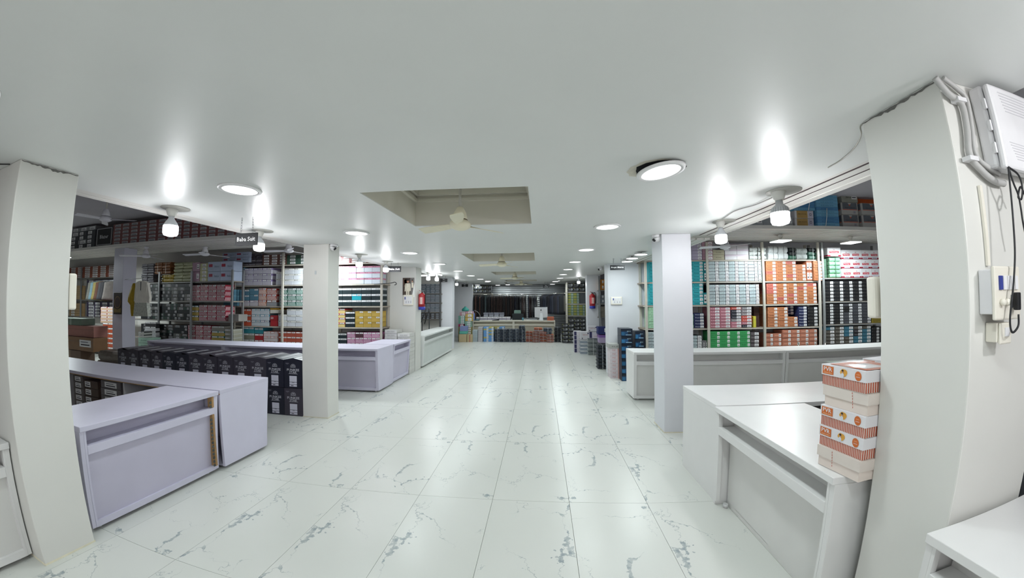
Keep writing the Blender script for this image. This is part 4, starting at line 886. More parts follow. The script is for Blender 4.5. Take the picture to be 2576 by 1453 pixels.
# tie straps on the two blue stacks
for x, ya, yb, lb in ((2036, 497, 529, 'over the beige cartons'), (2080, 523, 570, 'in the tall blue stack')):
    a, b = P(x-2, yb, Y=YF-.03), P(x+1, ya, Y=YF-.03); tag(MB().tube([a, (a+b)/2+Vector((.006, -.004, 0)), b], .006, C('#d5d8da', .4, 0), n=6).build('tie_strap'), 'white plastic strap on the blue boxes '+lb, 'strap')
# ---- LEFT MAIN RACK -----------------------------------------------------
A1, B1, C1, D1, E1 = ZLm[:5]
def sstack(desc, where, x0, x1, nc, nr, top, zb, ds, Y=YL, **k): stack(desc, where, x0, x1, nc, nr, top, Y, zb, ds, name='shoe_box', d=k.pop('d', .30), **k)
BW = shoe('#c5ccd2', '#5f9ab0', lab=True); LVB = shoe('#c4c1cc', '#8a7ba6', lab=True); BRD = shoe('#c7cad0', '#d2d2cf', 'Brd', '#2c2c2c', strip=None, lab=False, lh=.3)
STB = shoe('#547f94', '#5d8a9e', lab=True, strip=None); LV2 = shoe('#c9c6cc', '#a48fae')
sstack('blue-lidded white shoe box', 'on upper left shelf', 595, 614, 1, 3, 673, B1, BW)
sstack('lilac-lidded shoe box', 'on upper left shelf', 615, 684, 3, 3, 674, B1, LVB)
sstack('white shoe box', 'on upper left shelf near the post', 695, 716, 1, 2, 684, B1, BRD)
sstack('white shoe box', 'on upper left shelf', 717, 835, 5, 3, 674, B1, BRD)
sstack('steel blue shoe box', 'on middle left shelf', 602, 628, 1, 3, 728, C1, [STB, LV2], variants=lambda c, r: 1 if r < 1 else 0)
sstack('steel blue front shoe box', 'jutting out on middle left shelf', 574, 601, 1, 3, 728, C1, STB, dy=-.14)
sstack('steel blue and lilac shoe box', 'on middle left shelf', 629, 650, 1, 3, 726, C1, [STB, LV2], variants=lambda c, r: 1 if r < 1 else 0)
ORS = shoe('#c98d72', '#b5482c', 'CAD FLY', strip='#d9d2d2', stripe='#e0d6d2', lab=True); RDS = shoe('#b06052', '#a8382f', 'CAD FLY', strip='#d9d2d2', stripe='#ddd2cf'); GRS = shoe('#2c5a4e', '#24463f', 'CAD FLY', strip='#c9cccc', stripe='#b9cdc8')
PKS = shoe('#9d3a4a', '#96283a', 'CAD FLY', strip='#d0c6c9', stripe='#cfc0c4')
sstack('orange striped shoe box', 'on middle left shelf', 651, 671, 1, 3, 724, C1, ORS)
sstack('red striped shoe box', 'on middle left shelf', 672, 697, 1, 3, 725, C1, [RDS, shoe('#8d8f92', '#7a4030')], variants=lambda c, r: 1 if r < 1 else 0)
sstack('green striped shoe box', 'on middle left shelf', 704, 835, 6, 3, 724, C1, GRS)
ORB = shoe('#c4553a', '#b8452c', strip='#c9b9b0'); YWB = shoe('#c9c6bd', '#b08a34', lab=False, strip=None); RDB = shoe('#a32a30', '#932228', 'HERO', '#d9d0d0', strip=None, lab=False, lh=.5)
sstack('orange shoe box', 'on lower left shelf', 609, 632, 1, 3, 777, D1, ORB)
sstack('blue-lidded white shoe box', 'on lower left shelf', 633, 678, 2, 3, 776, D1, [BW, BW, shoe('#c5ccd2', '#6a6f92')])
sstack('yellow-lidded shoe box', 'on lower left shelf', 680, 702, 1, 1, 777, D1+.30, YWB, ztop=D1+.42)
sstack('red upright shoe box', 'on lower left shelf', 681, 700, 1, 1, 792, D1, RDB, d=.32)
sstack('white shoe box', 'on lower left shelf, near the post', 701, 722, 1, 2, 790, D1, BRD)
sstack('white shoe box', 'on lower left shelf', 723, 835, 5, 3, 777, D1, BRD)
GYB = shoe('#8b8a7c', '#9a9a92'); CYB = shoe('#2f8391', '#3f97ab'); SAL = shoe('#c9bfc0', '#c07a70'); BRK = shoe('#a8503f', '#a35444'); TLY = shoe('#b09a52', '#1f6a70')
sstack('olive grey shoe box', 'on bottom left shelf', 592, 612, 1, 3, 830, E1, GYB)
sstack('cyan topped shoe box', 'on bottom left shelf', 613, 640, 1, 3, 822, E1, [GYB, CYB], variants=lambda c, r: 1 if r == 2 else 0)
sstack('red and cyan shoe box', 'on bottom left shelf', 641, 663, 1, 3, 824, E1, [shoe('#a02a30', '#a83a40'), CYB], variants=lambda c, r: 1 if r == 2 else 0)
sstack('salmon-lidded shoe box', 'on bottom left shelf', 664, 700, 2, 3, 833, E1, SAL)
sstack('brick red shoe box', 'on bottom left shelf', 701, 838, 6, 3, 834, E1, BRK)
# right part of the same rack, seen beyond the pillar
PKW = shoe('#c9d0da', '#c78aa2', 'Brd', '#6a3a4a', strip=None, lab=False, lh=.28)
sstack('white and pink shoe box', 'on upper left shelf', 839, 956, 6, 3, 669, B1, PKW)
BKW = shoe('#1e2a2e', '#9fa3a6', lab=True); CYW = shoe('#1f9aaa', '#3fb0d0')
sstack('black shoe box with grey lid', 'on middle left shelf', 839, 958, 5, 3, 724, C1, [BKW, CYW], variants=lambda c, r: 1 if (c, r) == (2, 1) else 0)
YEL = shoe('#b79a4a', '#ad8f42', lab=True, strip=None); RDY = shoe('#c9b478', '#b53a3a', lab=True)
sstack('red-lidded cream shoe box', 'on lower left shelf by the post', 840, 869, 1, 4, 776, D1, RDY)
sstack('black shoe box with grey lid', 'on lower left shelf by the post', 870, 893, 1, 3, 784, D1, BKW)
sstack('mustard shoe box', 'on lower left shelf by the post', 894, 956, 3, 3, 782, D1, YEL)
PST = shoe('#b06a90', '#a45a86', stripe='#cfb4c6'); DKR = shoe('#4f3038', '#5c3a40')
sstack('grey black shoe box', 'on bottom left shelf by the post', 842, 873, 1, 3, 838, E1, BKW)
sstack('pink striped shoe box', 'on bottom left shelf by the post', 874, 956, 4, 3, 835, E1, [PST, DKR], variants=lambda c, r: 1 if (c, r) == (1, 2) else 0)
# on top of that rack
WRP = bundle(['#6f6a72', '#8a8488', '#4f4a52'], 6, tie=None)
stack('clear wrapped dark packet', 'on top of the left rack', 611, 660, 3, 1, 637, YL, A1, WRP, name='packet', cat='packet')
stack('brown wrapped box', 'on top of the left rack', 661, 722, 3, 4, 640, YL, A1, slim('#6a4a42', None, '#333', lab=(.2, .85)), d=.25)
stack('dark green wrapped box', 'on top of the left rack', 723, 835, 4, 3, 640, YL, A1, slim('#3a5448', None, '#333', lab=(.3, .8)), d=.25)
stack('maroon wrapped box', 'on top of the left rack', 840, 925, 4, 4, 640, YL, A1, slim('#7a3438', None, '#333', lab=(.2, .85)), d=.25)
# ---- LEFT END RACK ----------------------------------------------------
a1, b1, c1_, d1, e1 = ZLL
kw = dict(Y=YLL)
stack('yellow packet', 'on the dark left rack', 404, 433, 2, 2, 690, YLL, a1, bundle(['#a8902c'], 1, tie='#8a7420'), name='packet', cat='packet', d=.3)
stack('pale yellow packet', 'on the dark left rack', 434, 481, 2, 2, 658, YLL, a1, bundle(['#a9ad8c', '#b9bc98'], 3, tie=None), name='packet', cat='packet', d=.35)
stack('pastel carton', 'on the dark left rack', 482, 501, 1, 2, 659, YLL, a1, [plain('#a88a9c', seam=False, label_=True)], name='carton', d=.35)
stack('pale lemon box', 'on the dark left rack', 502, 521, 1, 5, 662, YLL, a1, slim('#b5b48a', None, '#444', lab=(.3, .8)), d=.3)
def pblue(w, d, h):
    b = MB(); b.box(-w/2, 0, 0, w/2, d, h*.985, C('#aab6cc', .5)); b.fq(-w*.42, h*.45, -w*.12, h*.75, -e, C('#9a3348', .5)); b.text('Babul', w*.22, h*.5, w*.34, h*.2, -e, C('#66728c', .5, 0)); return b.mesh('box')
stack('pale blue carton', 'on the dark left rack', 522, 587, 2, 2, 657, YLL, a1, pblue, name='carton', d=.25)
stack('pale blue carton', 'set back high on the dark left rack', 535, 604, 2, 2, 630, YLL, P(560, 657, Y=YLL).z, pblue, name='carton', d=.07, dy=.262)
stack('orange brown packet', 'high on the dark left rack', 385, 425, 2, 1, 658, YLL, zy(400, 688, YLL), bundle(['#7a4c28', '#8a5a34'], 4, tie='#c9c0b0'), name='packet', cat='packet', d=.3)
stack('grey clear packet', 'high on the dark left rack', 352, 383, 2, 2, 662, YLL, a1, bundle(['#5b5a60', '#77757c'], 4, tie=None), name='packet', cat='packet', d=.3)
GL = C('#8f9092', .5, .1); GL2 = C('#b4b4b4', .5, .1)
DK = [slim('#1e2024', None, '#333', lab=(.45, .75), lm=GL), slim('#24282c', None, '#333', lab=(.55, .9), lm=GL2), slim('#2d2f33', None, '#333', lab=(.2, .5), lm=GL), slim('#33453f', None, '#333', lab=(.5, .8), lm=GL), slim('#20242a', None, '#333', lab=(.65, .95), lm=GL2), slim('#4a4644', None, '#333', lab=(.3, .9), lm=GL), slim('#23262a', None, '#333', lab=None), slim('#6a6a68', None, '#333', lab=(.4, .8), lm=GL2)]
stack('dark labelled box', 'on upper dark left shelf', 352, 480, 8, 5, 714, YLL, b1, DK, d=.3)
sstack('red striped box', 'on upper dark left shelf', 482, 566, 4, 3, 716, b1, PKS, Y=YLL, d=.25)
stack('dark labelled box', 'on middle dark left shelf', 352, 477, 8, 5, 763, YLL, c1_, DK, d=.3)
sstack('teal and yellow box', 'on middle dark left shelf', 478, 498, 1, 3, 768, c1_, TLY, Y=YLL)
sstack('red striped box', 'on middle dark left shelf', 499, 567, 3, 3, 767, c1_, PKS, Y=YLL, d=.25)
stack('dark labelled box', 'on lower dark left shelf', 352, 470, 7, 5, 816, YLL, d1, DK, d=.3)
sstack('red striped box', 'on lower dark left shelf', 471, 530, 3, 3, 818, d1, PKS, Y=YLL, d=.3)
sstack('teal and yellow box', 'on lower dark left shelf', 531, 564, 1, 3, 820, d1, [TLY, TLY, shoe('#8a8a82', '#9a9a92', 'BOSS')], Y=YLL, variants=lambda c, r: 2 if r == 2 else 0)
sstack('olive grey box', 'on lower dark left shelf', 565, 587, 1, 3, 828, d1, GYB, Y=YLL)
stack('grey folded carton', 'jutting from the dark left rack', 574, 600, 1, 1, 790, YLL, c1_, plain('#8a8682', seam=False), name='carton', d=.25)
# ---- LEFT LOFT (deck top z = 2.80, front at Y = 5.25)
YG = 5.27
MRN = slim('#7a4c4a', None, '#333', lab=(.22, .94), rough=.35, lm=C('#a9a7aa', .3))
stack('maroon box with silver label', 'on left loft', 281, 415, 6, 6, 556, YG, ZD, MRN, pyx=590, d=.3)
stack('maroon box with silver label', 'on left loft behind the bulbs', 416, 640, 10, 6, 540, YG, ZD, MRN, pyx=580, d=.3)
stack('grey clear shoe packet', 'at left end of left loft', 176, 236, 3, 5, 571, YG, ZD, [slim('#3a3c42', None, '#333', lab=(.15, .6)), slim('#8a8c90', None, '#333', lab=(.3, .9))], pyx=600, d=.3, name='shoe_box')
def blackframe(w, d, h):
    b = MB(); b.box(-w/2, 0, 0, w/2, d, h, C('#141518', .4)); m = C('#b9babd', .5)
    for q in ((-.44, .06, -.41, .94), (.41, .06, .44, .94), (-.44, .91, .44, .94), (-.44, .06, .44, .09)): b.fq(q[0]*w, q[1]*h, q[2]*w, q[3]*h, -e, m)
    b.text('Blazer', 0, h*.5, w*.5, h*.2, -e, m, rot=PI/2*0); return b.mesh('box')
stack('black carton with a thin white frame', 'on left loft', 238, 280, 1, 1, 570, YG, ZD, blackframe, pyx=600, name='carton', d=.3)
# ---- cartons FUNKEE STAR beside the left pillar -----------------------
def funkee(base):
    def f(w, d, h):
        b = MB(); m = C(base, .32, .08, 6); b.box(-w/2, 0, 0, w/2, d, h*.985, m); return b.mesh('carton_body')
    return f
FH = .385; FWD = .292
fb = [funkee('#191b28')(FWD*.985, .48, FH), funkee('#37333c')(FWD*.985, .48, FH)]  # same dark card twice: its sheen is painted as the browner tone
PRT = C('#b9b9c0', .5, .05, name='silver_print')
pr = MB(); W, H = FWD, FH
pr.text('FUNKEE', 0, H*.645, W*.66, H*.085, -e, PRT); pr.text('STAR', 0, H*.555, W*.40, H*.085, -e, PRT); pr.fq(-W*.25, H*.500, W*.25, H*.508, -e, PRT)
for k in range(10):
    a0, a1_ = PI*(.05+.09*k), PI*(.05+.09*(k+1))
    for r0, r1 in ((.085, .095), (.055, .065)): pr.quad([(W*r0*1.5*math.cos(a0), -e, H*.745+H*r0*1.15*math.sin(a0)), (W*r1*1.5*math.cos(a0), -e, H*.745+H*r1*1.15*math.sin(a0)), (W*r1*1.5*math.cos(a1_), -e, H*.745+H*r1*1.15*math.sin(a1_)), (W*r0*1.5*math.cos(a1_), -e, H*.745+H*r0*1.15*math.sin(a1_))], PRT)
pr.quad([(-W*.16, -e, H*.735), (W*.16, -e, H*.735), (W*.12, -e, H*.75), (-W*.12, -e, H*.75)], PRT); pr.quad([(0, -e, H*.76), (W*.025, -e, H*.785), (0, -e, H*.81), (-W*.025, -e, H*.785)], PRT)
pr.fq(-W*.40, H*.865, -W*.22, H*.885, -e, C('#6f6f78', .5, 0)); pr.fq(-W*.36, H*.835, -W*.26, H*.845, -e, C('#6f6f78', .5, 0))
prm = pr.mesh('logo_print')
lb_ = MB(); lbm = C('#c9c8d4', .45, .03, name='sticker_grey')
lb_.fq(-W*.20, H*.22, W*.20, H*.43, -e, lbm); lb_.fq(-W*.20, H*.13, W*.20, H*.205, -e, lbm); lb_.fq(-W*.20, H*.05, W*.20, H*.115, -e, lbm); lb_.fq(-W*.12, H*.07, W*.02, H*.095, -e*1.5, INK); lb_.fq(-W*.06, H*.185, W*.06, H*.198, -e*1.5, INK)
stm = lb_.mesh('sticker')
lidm = []
for base in ('#222430', '#3d3942'):
    q = MB(); m = C(base, .32, .08, 6); dm = .48
    q.hexa([(-W*.49, 0, 0), (W*.49, 0, 0), (-W*.49, dm, 0), (W*.49, dm, 0), (-W*.49, 0, .004), (0, 0, .030), (-W*.49, dm, .004), (0, dm, .030)], m)
    q.quad([(0, 0, .0), (W*.49, 0, .0), (W*.49, 0, .004), (0, 0, .03)], m); q.quad([(0, 0, .03), (W*.49, 0, .004), (W*.49, dm, .004), (0, dm, .03)], m)
    for s in (-1, 1): q.quad([(s*W*.12, .05, .0255), (s*W*.30, .05, .0165), (s*W*.30, dm-.05, .0165), (s*W*.12, dm-.05, .0255)][::s*1], C('#7c7a80', .5, .1, name='top_print'))
    lidm.append(q.mesh('top_flaps'))
for c in range(13):
    for r in range(2):
        dk = (c in (0, 1) and r == 1) or (c == 1) or (c in (7, 8)) ; k = 0 if dk else 1
        if c == 0 and r == 0: k = 1
        x = -3.215-FWD*(c+.5); t = thing('printed_carton', 'black printed carton with silver star lettering, %s row, %s from the pillar' % ('upper' if r else 'lower', nth(c+1)), 'carton', (x+random.uniform(-.003, .003), 4.135+random.uniform(0, .012), FH*r*1.0), random.uniform(-.006, .006), 'black lettered cartons in the left bay')
        obj('carton_body', fb[k], t); obj('logo_print', prm, t)['kind'] = 'stuff'; obj('sticker', stm, t)['kind'] = 'stuff'
        if r == 1: obj('top_flaps', lidm[k], t, (0, 0, FH*.985))
# ================================================================== STRIPED BOXES on the near right counter
ZT = .756
ca, cb_, cc = P(2060, 1165, Z=ZT), P(2166, 1216, Z=ZT), P(2197, 1201, Z=ZT)
ang = math.atan2(cb_.y-ca.y, cb_.x-ca.x); LB = (cb_-ca).length; DB = .27
ORG1 = C('#c4672e', .5, .03, name='print_orange'); STR = C('#b0553f', .5, .03, name='stripe_red'); PINKW = C('#dccfc6', .5, .02, name='blush_card'); BWH = C('#d9d7da', .5, .02, name='box_white'); MUS = C('#d29a3e', .5, .05, name='print_mustard')
def pvr(kind):
    # returns (lid mesh, base mesh, print mesh); local: front face along +x at y=0 looking -y
    hl, hb = .050, .047
    base = MB(); lid = MB(); pt = MB(); w_, d = LB, DB
    if kind == 's':
        base.box(.004, .004, 0, w_-.004, d-.004, hb, C('#e0d3c8', .5)); lid.box(0, 0, hb, w_, d, hb+hl, BWH)
        n = 26
        for i in range(n): base.fq(.004+(w_-.008)*i/n, .001, .004+(w_-.008)*(i+.55)/n, hb, .003, STR)
        n = 18
        for i in range(n):
            y0, y1 = .004+(d-.008)*i/n, .004+(d-.008)*(i+.55)/n
            base.sq(y0, .001, y1, hb, w_-.003, STR); base.sq(y0, .001, y1, hb, .003, STR, False)
        z0 = hb
        pt.fq(w_*.03, z0+.006, w_*.29, z0+hl-.006, -e, ORG1); pt.text('PVR', w_*.16, z0+hl*.60, w_*.20, hl*.40, -e*1.6, BWH); pt.text('JUNIOR SHIRTS', w_*.16, z0+hl*.24, w_*.20, hl*.13, -e*1.6, C('#f0c9a0', .5, 0))
        rn = random.Random(5); pt.quad([(w_*(.52+.085*math.cos(a*.4488)*(.75+.4*rn.random())), -e, z0+hl*(.50+.40*math.sin(a*.4488)*(.75+.3*rn.random()))) for a in range(14)], MUS)
        pt.quad([(w_*(.50+.035*math.cos(a*.5236)), -e*1.6, z0+hl*(.28+.22*math.sin(a*.5236))) for a in range(12)], C('#cfd3dc', .5, 0)); pt.quad([(w_*(.505+.022*math.cos(a*.5236)), -e*2, z0+hl*(.62+.13*math.sin(a*.5236))) for a in range(12)], C('#b58a70', .5, 0)); pt.quad([(w_*(.505+.024*math.cos(a*.5236)), -e*2.4, z0+hl*(.72+.09*math.sin(a*.5236))) for a in range(12)], C('#2c2420', .5, 0))
        pt.quad([(w_*(.84+.07*math.cos(a*.3927)), -e, z0+hl*(.48+.42*math.sin(a*.3927))) for a in range(16)], ORG1); pt.text('JUNIOR', w_*.84, z0+hl*.38, w_*.085, hl*.12, -e*1.6, BWH); pt.text('smile', w_*.84, z0+hl*.62, w_*.07, hl*.11, -e*1.6, C('#e8b088', .5, 0))
    else:
        base.box(.006, .006, 0, w_-.006, d-.006, hb, PINKW); lid.box(0, 0, hb, w_, d, hb+hl, C('#d6ccc4', .5, .02, name='lid_card'))
        x = w_*(.66 if kind == 'a' else .36)
        for i in range(6): pt.fq(x+.001*i, hb+hl-.0125*(i+1)-.002, x+.003+.001*i, hb+hl-.0125*i-.006, -e, STR)
    return lid.mesh('lid'), base.mesh('base'), pt.mesh('print')
ms_ = {k: pvr(k) for k in 'sab'}; hh = .098
desc_ = ['bottom blush box of the stack on the white right counter', 'striped box resting on the bottom blush box', 'striped box below the upper blush box', 'upper blush box between the striped boxes', 'topmost striped box under clear film']
for k, kd in enumerate('bssas'):
    t = thing('gift_box', desc_[k], 'box', (ca.x+(-.012, -.004, 0, .008, .004)[k], ca.y+(.0, .004, .006, .004, .012)[k], ZT+.001+hh*k), ang+(.0, .01, .015, .005, -.02)[k], 'boxes on the white right counter')
    for nm, me in zip(('lid', 'base', 'print'), ms_[kd]):
        o = obj(nm, me, t)
        if nm == 'print': o['kind'] = 'stuff'
    if k == 4:
        f = MB(); r = random.Random(2); n = 6; v = [((i/(n-1))*LB, (j/(n-1))*DB, hh+.002+.010*r.random()) for j in range(n) for i in range(n)]
        f.add(v, [(j*n+i, j*n+i+1, (j+1)*n+i+1, (j+1)*n+i) for j in range(n-1) for i in range(n-1)], film('#e8e8e8', .25), True); f.build('clear_film', t)
        o = MB(); o.quad([(LB*.12, .02, hh+.001), (LB*.95, .02, hh+.001), (LB*.95, DB*.95, hh+.001), (LB*.12, DB*.95, hh+.001)], C('#b8623a', .5, .1, name='lid_print')); o.quad([(LB*.35, .05, hh+.0015), (LB*.8, .05, hh+.0015), (LB*.8, DB*.7, hh+.0015), (LB*.35, DB*.7, hh+.0015)], C('#d8d4d4', .5, .05, name='lid_print_white')); o.build('lid_print', t)
for k in range(5):
    t = thing('gift_box', '%s box of the half hidden stack behind the striped boxes' % ['bottom', 'second', 'third', 'fourth', 'top'][k], 'box', (ca.x+.33, ca.y+.10, ZT+.001+hh*k), ang+.04, 'boxes on the white right counter')
    for nm, me in zip(('lid', 'base', 'print'), ms_['bsasb'[k] if k < 4 else 's']):
        o = obj(nm, me, t)
        if nm == 'print': o['kind'] = 'stuff'
# grey cloth scrap at the right pillar foot
q = P(1726, 1082, Z=0)
fr = MB(); r = random.Random(9); n = 7; fr.add([((i/(n-1)-.5)*.16, (j/(n-1)-.5)*.10, .01+.03*r.random()) for j in range(n) for i in range(n)], [(j*n+i, j*n+i+1, (j+1)*n+i+1, (j+1)*n+i) for j in range(n-1) for i in range(n-1)], C('#b4b4ba', .8, .1), True)
tag(fr.build('cloth_scrap', loc=(q.x+.02, q.y-.02, 0)), 'grey cloth scrap on the floor behind the near right counter', 'cloth')
# chrome stool standing behind the right counter
t = thing('stool', 'chrome stool frame behind the second right counter', 'stool', (xy(2040, 6.1), 6.1, 0)); CH = C('#c9c6be', .2, .03, metal=.9, name='chrome')
for k, (dx, dy, tx) in enumerate(((-.17, -.12, -.02), (.17, -.12, .02), (-.17, .12, -.02), (.17, .12, .02))): MB().tube([(dx*1.2, dy*1.2, .006), (dx, dy, .66), (dx+tx, dy, .76)], .011, CH, n=8).build('leg', t)
MB().tube([(-.17, -.12, .58), (.17, -.12, .55)], .009, CH, n=6).build('crossbar', t); MB().tube([(-.17, .12, .58), (.17, .12, .58)], .009, CH, n=6).build('crossbar', t)
# ================================================================== LEFT BAY clutter
# boxes inside the lavender run
stack('grey slim box', 'inside lavender counter, left stack', 183, 206, 1, 8, 931, 2.72, .052, slim('#6a6462', None, '#333', lab=(.2, .8)), pyx=970, d=.25, name='shirt_box', ztop=.66)
stack('brown slim box', 'inside lavender counter, middle stack', 208, 243, 1, 6, 940, 2.74, .052, slim('#55463e', None, '#333', lab=(.1, .5)), pyx=970, d=.25, ztop=.62)
stack('grey slim box', 'inside lavender counter, right stack', 250, 300, 1, 7, 935, 2.72, .052, slim('#6f6a6c', None, '#333', lab=(.2, .8)), pyx=970, d=.25, ztop=.66)
stack('grey slim box', 'inside lavender counter, far right stack', 302, 324, 1, 5, 950, 2.74, .052, slim('#5f5450', None, '#333', lab=(.2, .8)), pyx=970, d=.25, ztop=.55)
# rack and stacks at the far left
YB = 7.0
rack('grey rack with slim boxes at the far left behind the pillar', xy(160, YB), xy(292, YB), YB, [2.28, 1.62, 1.1, .6, .1], [xy(203, YB), xy(290, YB), xy(168, YB)], depth=.19, m=GREYST, zt=2.6)
stack('orange slim box with silver label', 'on far left rack top', 172, 286, 6, 6, 652, YB, 2.28, slim('#8f5240', None, '#333', lab=(.3, .95)), d=.15, ztop=2.62, pyx=690)
stack('violet slim box with white label', 'on far left rack', 216, 286, 4, 7, 702, YB, 1.62, slim('#3c3450', None, '#333', lab=(.3, .95)), d=.15, ztop=2.2, pyx=740)
stack('violet slim box with white label', 'on far left lower rack', 216, 286, 4, 5, 760, YB, 1.1, slim('#3c3450', None, '#333', lab=(.3, .95)), d=.15, ztop=1.55, pyx=780)
stack('cream slim box', 'on far left rack', 172, 200, 1, 7, 730, YB, 1.62, slim('#b59a72', None, '#333', lab=(.2, .5)), d=.15, ztop=2.05, pyx=760)
stack('cream slim box', 'on far left lower rack', 172, 200, 1, 5, 760, YB, 1.1, slim('#a98d68', None, '#333', lab=(.2, .5)), d=.15, ztop=1.5, pyx=780)
def soft(x0, x1, y0, y1, Y, zb, desc, cols, cat='package', n=1, d=.5, tie=None, nm='package'):
    X0, X1 = P(x0, (y0+y1)/2, Y=Y).x, P(x1, (y0+y1)/2, Y=Y).x; z1 = P((x0+x1)/2, y0, Y=Y).z
    me = bundle(cols, n, tie=tie)(X1-X0, d, z1-zb); return place(nm, me, ((X0+X1)/2, Y, zb+.001), desc, cat, None, 0)
YP = 4.75
z = 0
for (x0, x1, yt, nm, ds, des) in ((150, 205, 878, 'brown_carton', 'brown carton at the bottom of the left package pile', plain('#6f5a4a', tape='#8a745c')), (150, 236, 846, 'tan_carton', 'tan carton in clear film in the left package pile', plain('#8a6a4e', .25, label_=True)), (150, 230, 818, 'pink_package', 'pink printed package on the left package pile', plain('#a8746a', .35, seam=True)), (150, 200, 800, 'green_grey_carton', 'grey green carton on top of the left package pile', plain('#6f7f72', tape='#9aa89c'))):
    zt = P((x0+x1)/2, yt, Y=YP).z; X0, X1 = P(x0, yt+15, Y=YP).x, P(x1, yt+15, Y=YP).x
    place(nm, des(X1-X0, .3, zt-z-.002), ((X0+X1)/2, YP+.02*math.sin(yt), z+.001), ds, 'carton', None, .02*math.sin(yt)); z = zt
soft(236, 318, 884, 910, 4.72, 0, 'olive clear packet beside the black cartons', ['#5a5048', '#6a6058'], n=3, d=.38, nm='olive_packet')
# orange boxes beside the bay pillar
YO = 6.3
stack('red and cream shoe box', 'beside the bay pillar', 250, 283, 1, 5, 772, YO, P(266, 812, Y=YO).z, shoe('#b59a84', '#8a3028'), name='shoe_box', pyx=790)
stack('orange shoe box', 'in the low stack beside the bay pillar', 256, 283, 1, 8, 812, YO, 0, shoe('#9a4228', '#7a6a62'), name='shoe_box', pyx=840)
# garments: shared maker
def garment(w, h, th, cols, name='garment', label=None, sleeve=True):
    # hangs from z=0 down, width along x, thickness along y
    b = MB(); m = C(cols[0], .7, .12, 20); n = 9; prof = []
    for i in range(n+1):
        u = i/n; ww = w*.5*(.22+.78*min(1, (u/.12)**.6) if u < .12 else 1.0-.06*math.sin(u*PI)); prof.append((ww, -h*u, th*.5*(.5+.5*min(1, u/.15))*(.92+.08*math.sin(u*9))))
    v = []; k = 10
    for ww, z, tt in prof:
        for j in range(k):
            a = 2*PI*(j+.5)/k; ca_, sa_ = math.cos(a), math.sin(a); v.append((ww*math.copysign(abs(ca_)**.5, ca_), tt*math.copysign(abs(sa_)**.4, sa_)*(.95+.05*math.cos(3*a+z*9)), z))
    fs = [(i*k+j, i*k+(j+1) % k, (i+1)*k+(j+1) % k, (i+1)*k+j) for i in range(n) for j in range(k)]; fs.append(tuple(n*k+j for j in range(k)))
    fs = [f[::-1] for f in fs]
    b.add(v, fs, m, True)
    if len(cols) > 1: b.fq(-w*.05, -h*.85, w*.05, -h*.08, -th*.52, C(cols[1], .6))
    return b
# kurta and yellow dupatta on the pillar
q = P(357, 706, Y=5.3)
t = thing('kurta', 'white kurta with printed border hung beside the bay pillar', 'kurta', (q.x, 5.30, q.z)); hK = q.z-P(357, 795, Y=5.3).z
kb = MB(); KW = C('#dcd8ce', .8, .06, 12, name='white_cotton'); w2 = .22; ns = 9
def panel(pts, th, m, nm):
    f = MB(); n = len(pts); f.add([(x, -th/2, z) for x, z in pts]+[(x, th/2, z) for x, z in pts], [tuple(range(n)), tuple(range(2*n-1, n-1, -1))]+[(i, n+i, n+(i+1) % n, (i+1) % n) for i in range(n)], m); return f.build(nm, t)
panel([(-.07, 0), (-.19, -.05), (-.17, -.35), (-.20, -hK*.62), (.20, -hK*.62), (.17, -.35), (.19, -.05), (.07, 0), (0, -.03)], .07, KW, 'body')
panel([(.17, -.03), (.19, -.06), (.27, -.34), (.26, -.44), (.20, -.44), (.15, -.25)], .05, KW, 'sleeve'); panel([(-.15, -.03), (-.15, -.25), (-.20, -.44), (-.24, -.42), (-.22, -.2), (-.19, -.06)], .05, KW, 'sleeve')
bm_ = C('#a4a79e', .8, .35, 26, name='paisley_border'); panel([(-.20, -hK*.62), (-.24, -hK), (.24, -hK), (.20, -hK*.62)], .072, bm_, 'border')
MB().box(-.008, -.040, -.20, .008, -.034, -.02, INK).build('placket', t);  MB().tube([(0, 0, -.02), (0, 0, .05), (.03, 0, .07)], .004, DARK, n=6).build('hanger', t); MB().tube([(0, 0, .055), (-8.972-t.location.x, .15, .055)], .006, GREYST, n=6).build('wall_hook', t)
q = P(338, 712, Y=5.36); fd = MB(); hD = q.z-P(338, 795, Y=5.36).z; n = 10; vv = []
for i in range(n):
    u = i/(n-1); cxx = -.10*math.sin(u*PI)*(1.3 if u < .6 else .4); ww = .08+.07*math.sin(u*PI)
    for j in range(5): vv.append((cxx-ww+2*ww*j/4, .03*math.sin(j*2.2+u*4), -hD*u))
for i in range(n):
    u = i/(n-1); cxx = -.10*math.sin(u*PI)*(1.3 if u < .6 else .4); ww = .08+.07*math.sin(u*PI)
    for j in range(5): vv.append((cxx-ww+2*ww*j/4, .015+.03*math.sin(j*2.2+u*4), -hD*u))
fd.add(vv, [(i*5+j, i*5+j+1, (i+1)*5+j+1, (i+1)*5+j) for i in range(n-1) for j in range(4)]+[(50+i*5+j, 50+(i+1)*5+j, 50+(i+1)*5+j+1, 50+i*5+j+1) for i in range(n-1) for j in range(4)], C('#b0942a', .75, .1, 14, name='yellow_cotton'), True)
fd.build('scarf', t, loc=tuple(q-t.location))['label'] = 'yellow scarf'
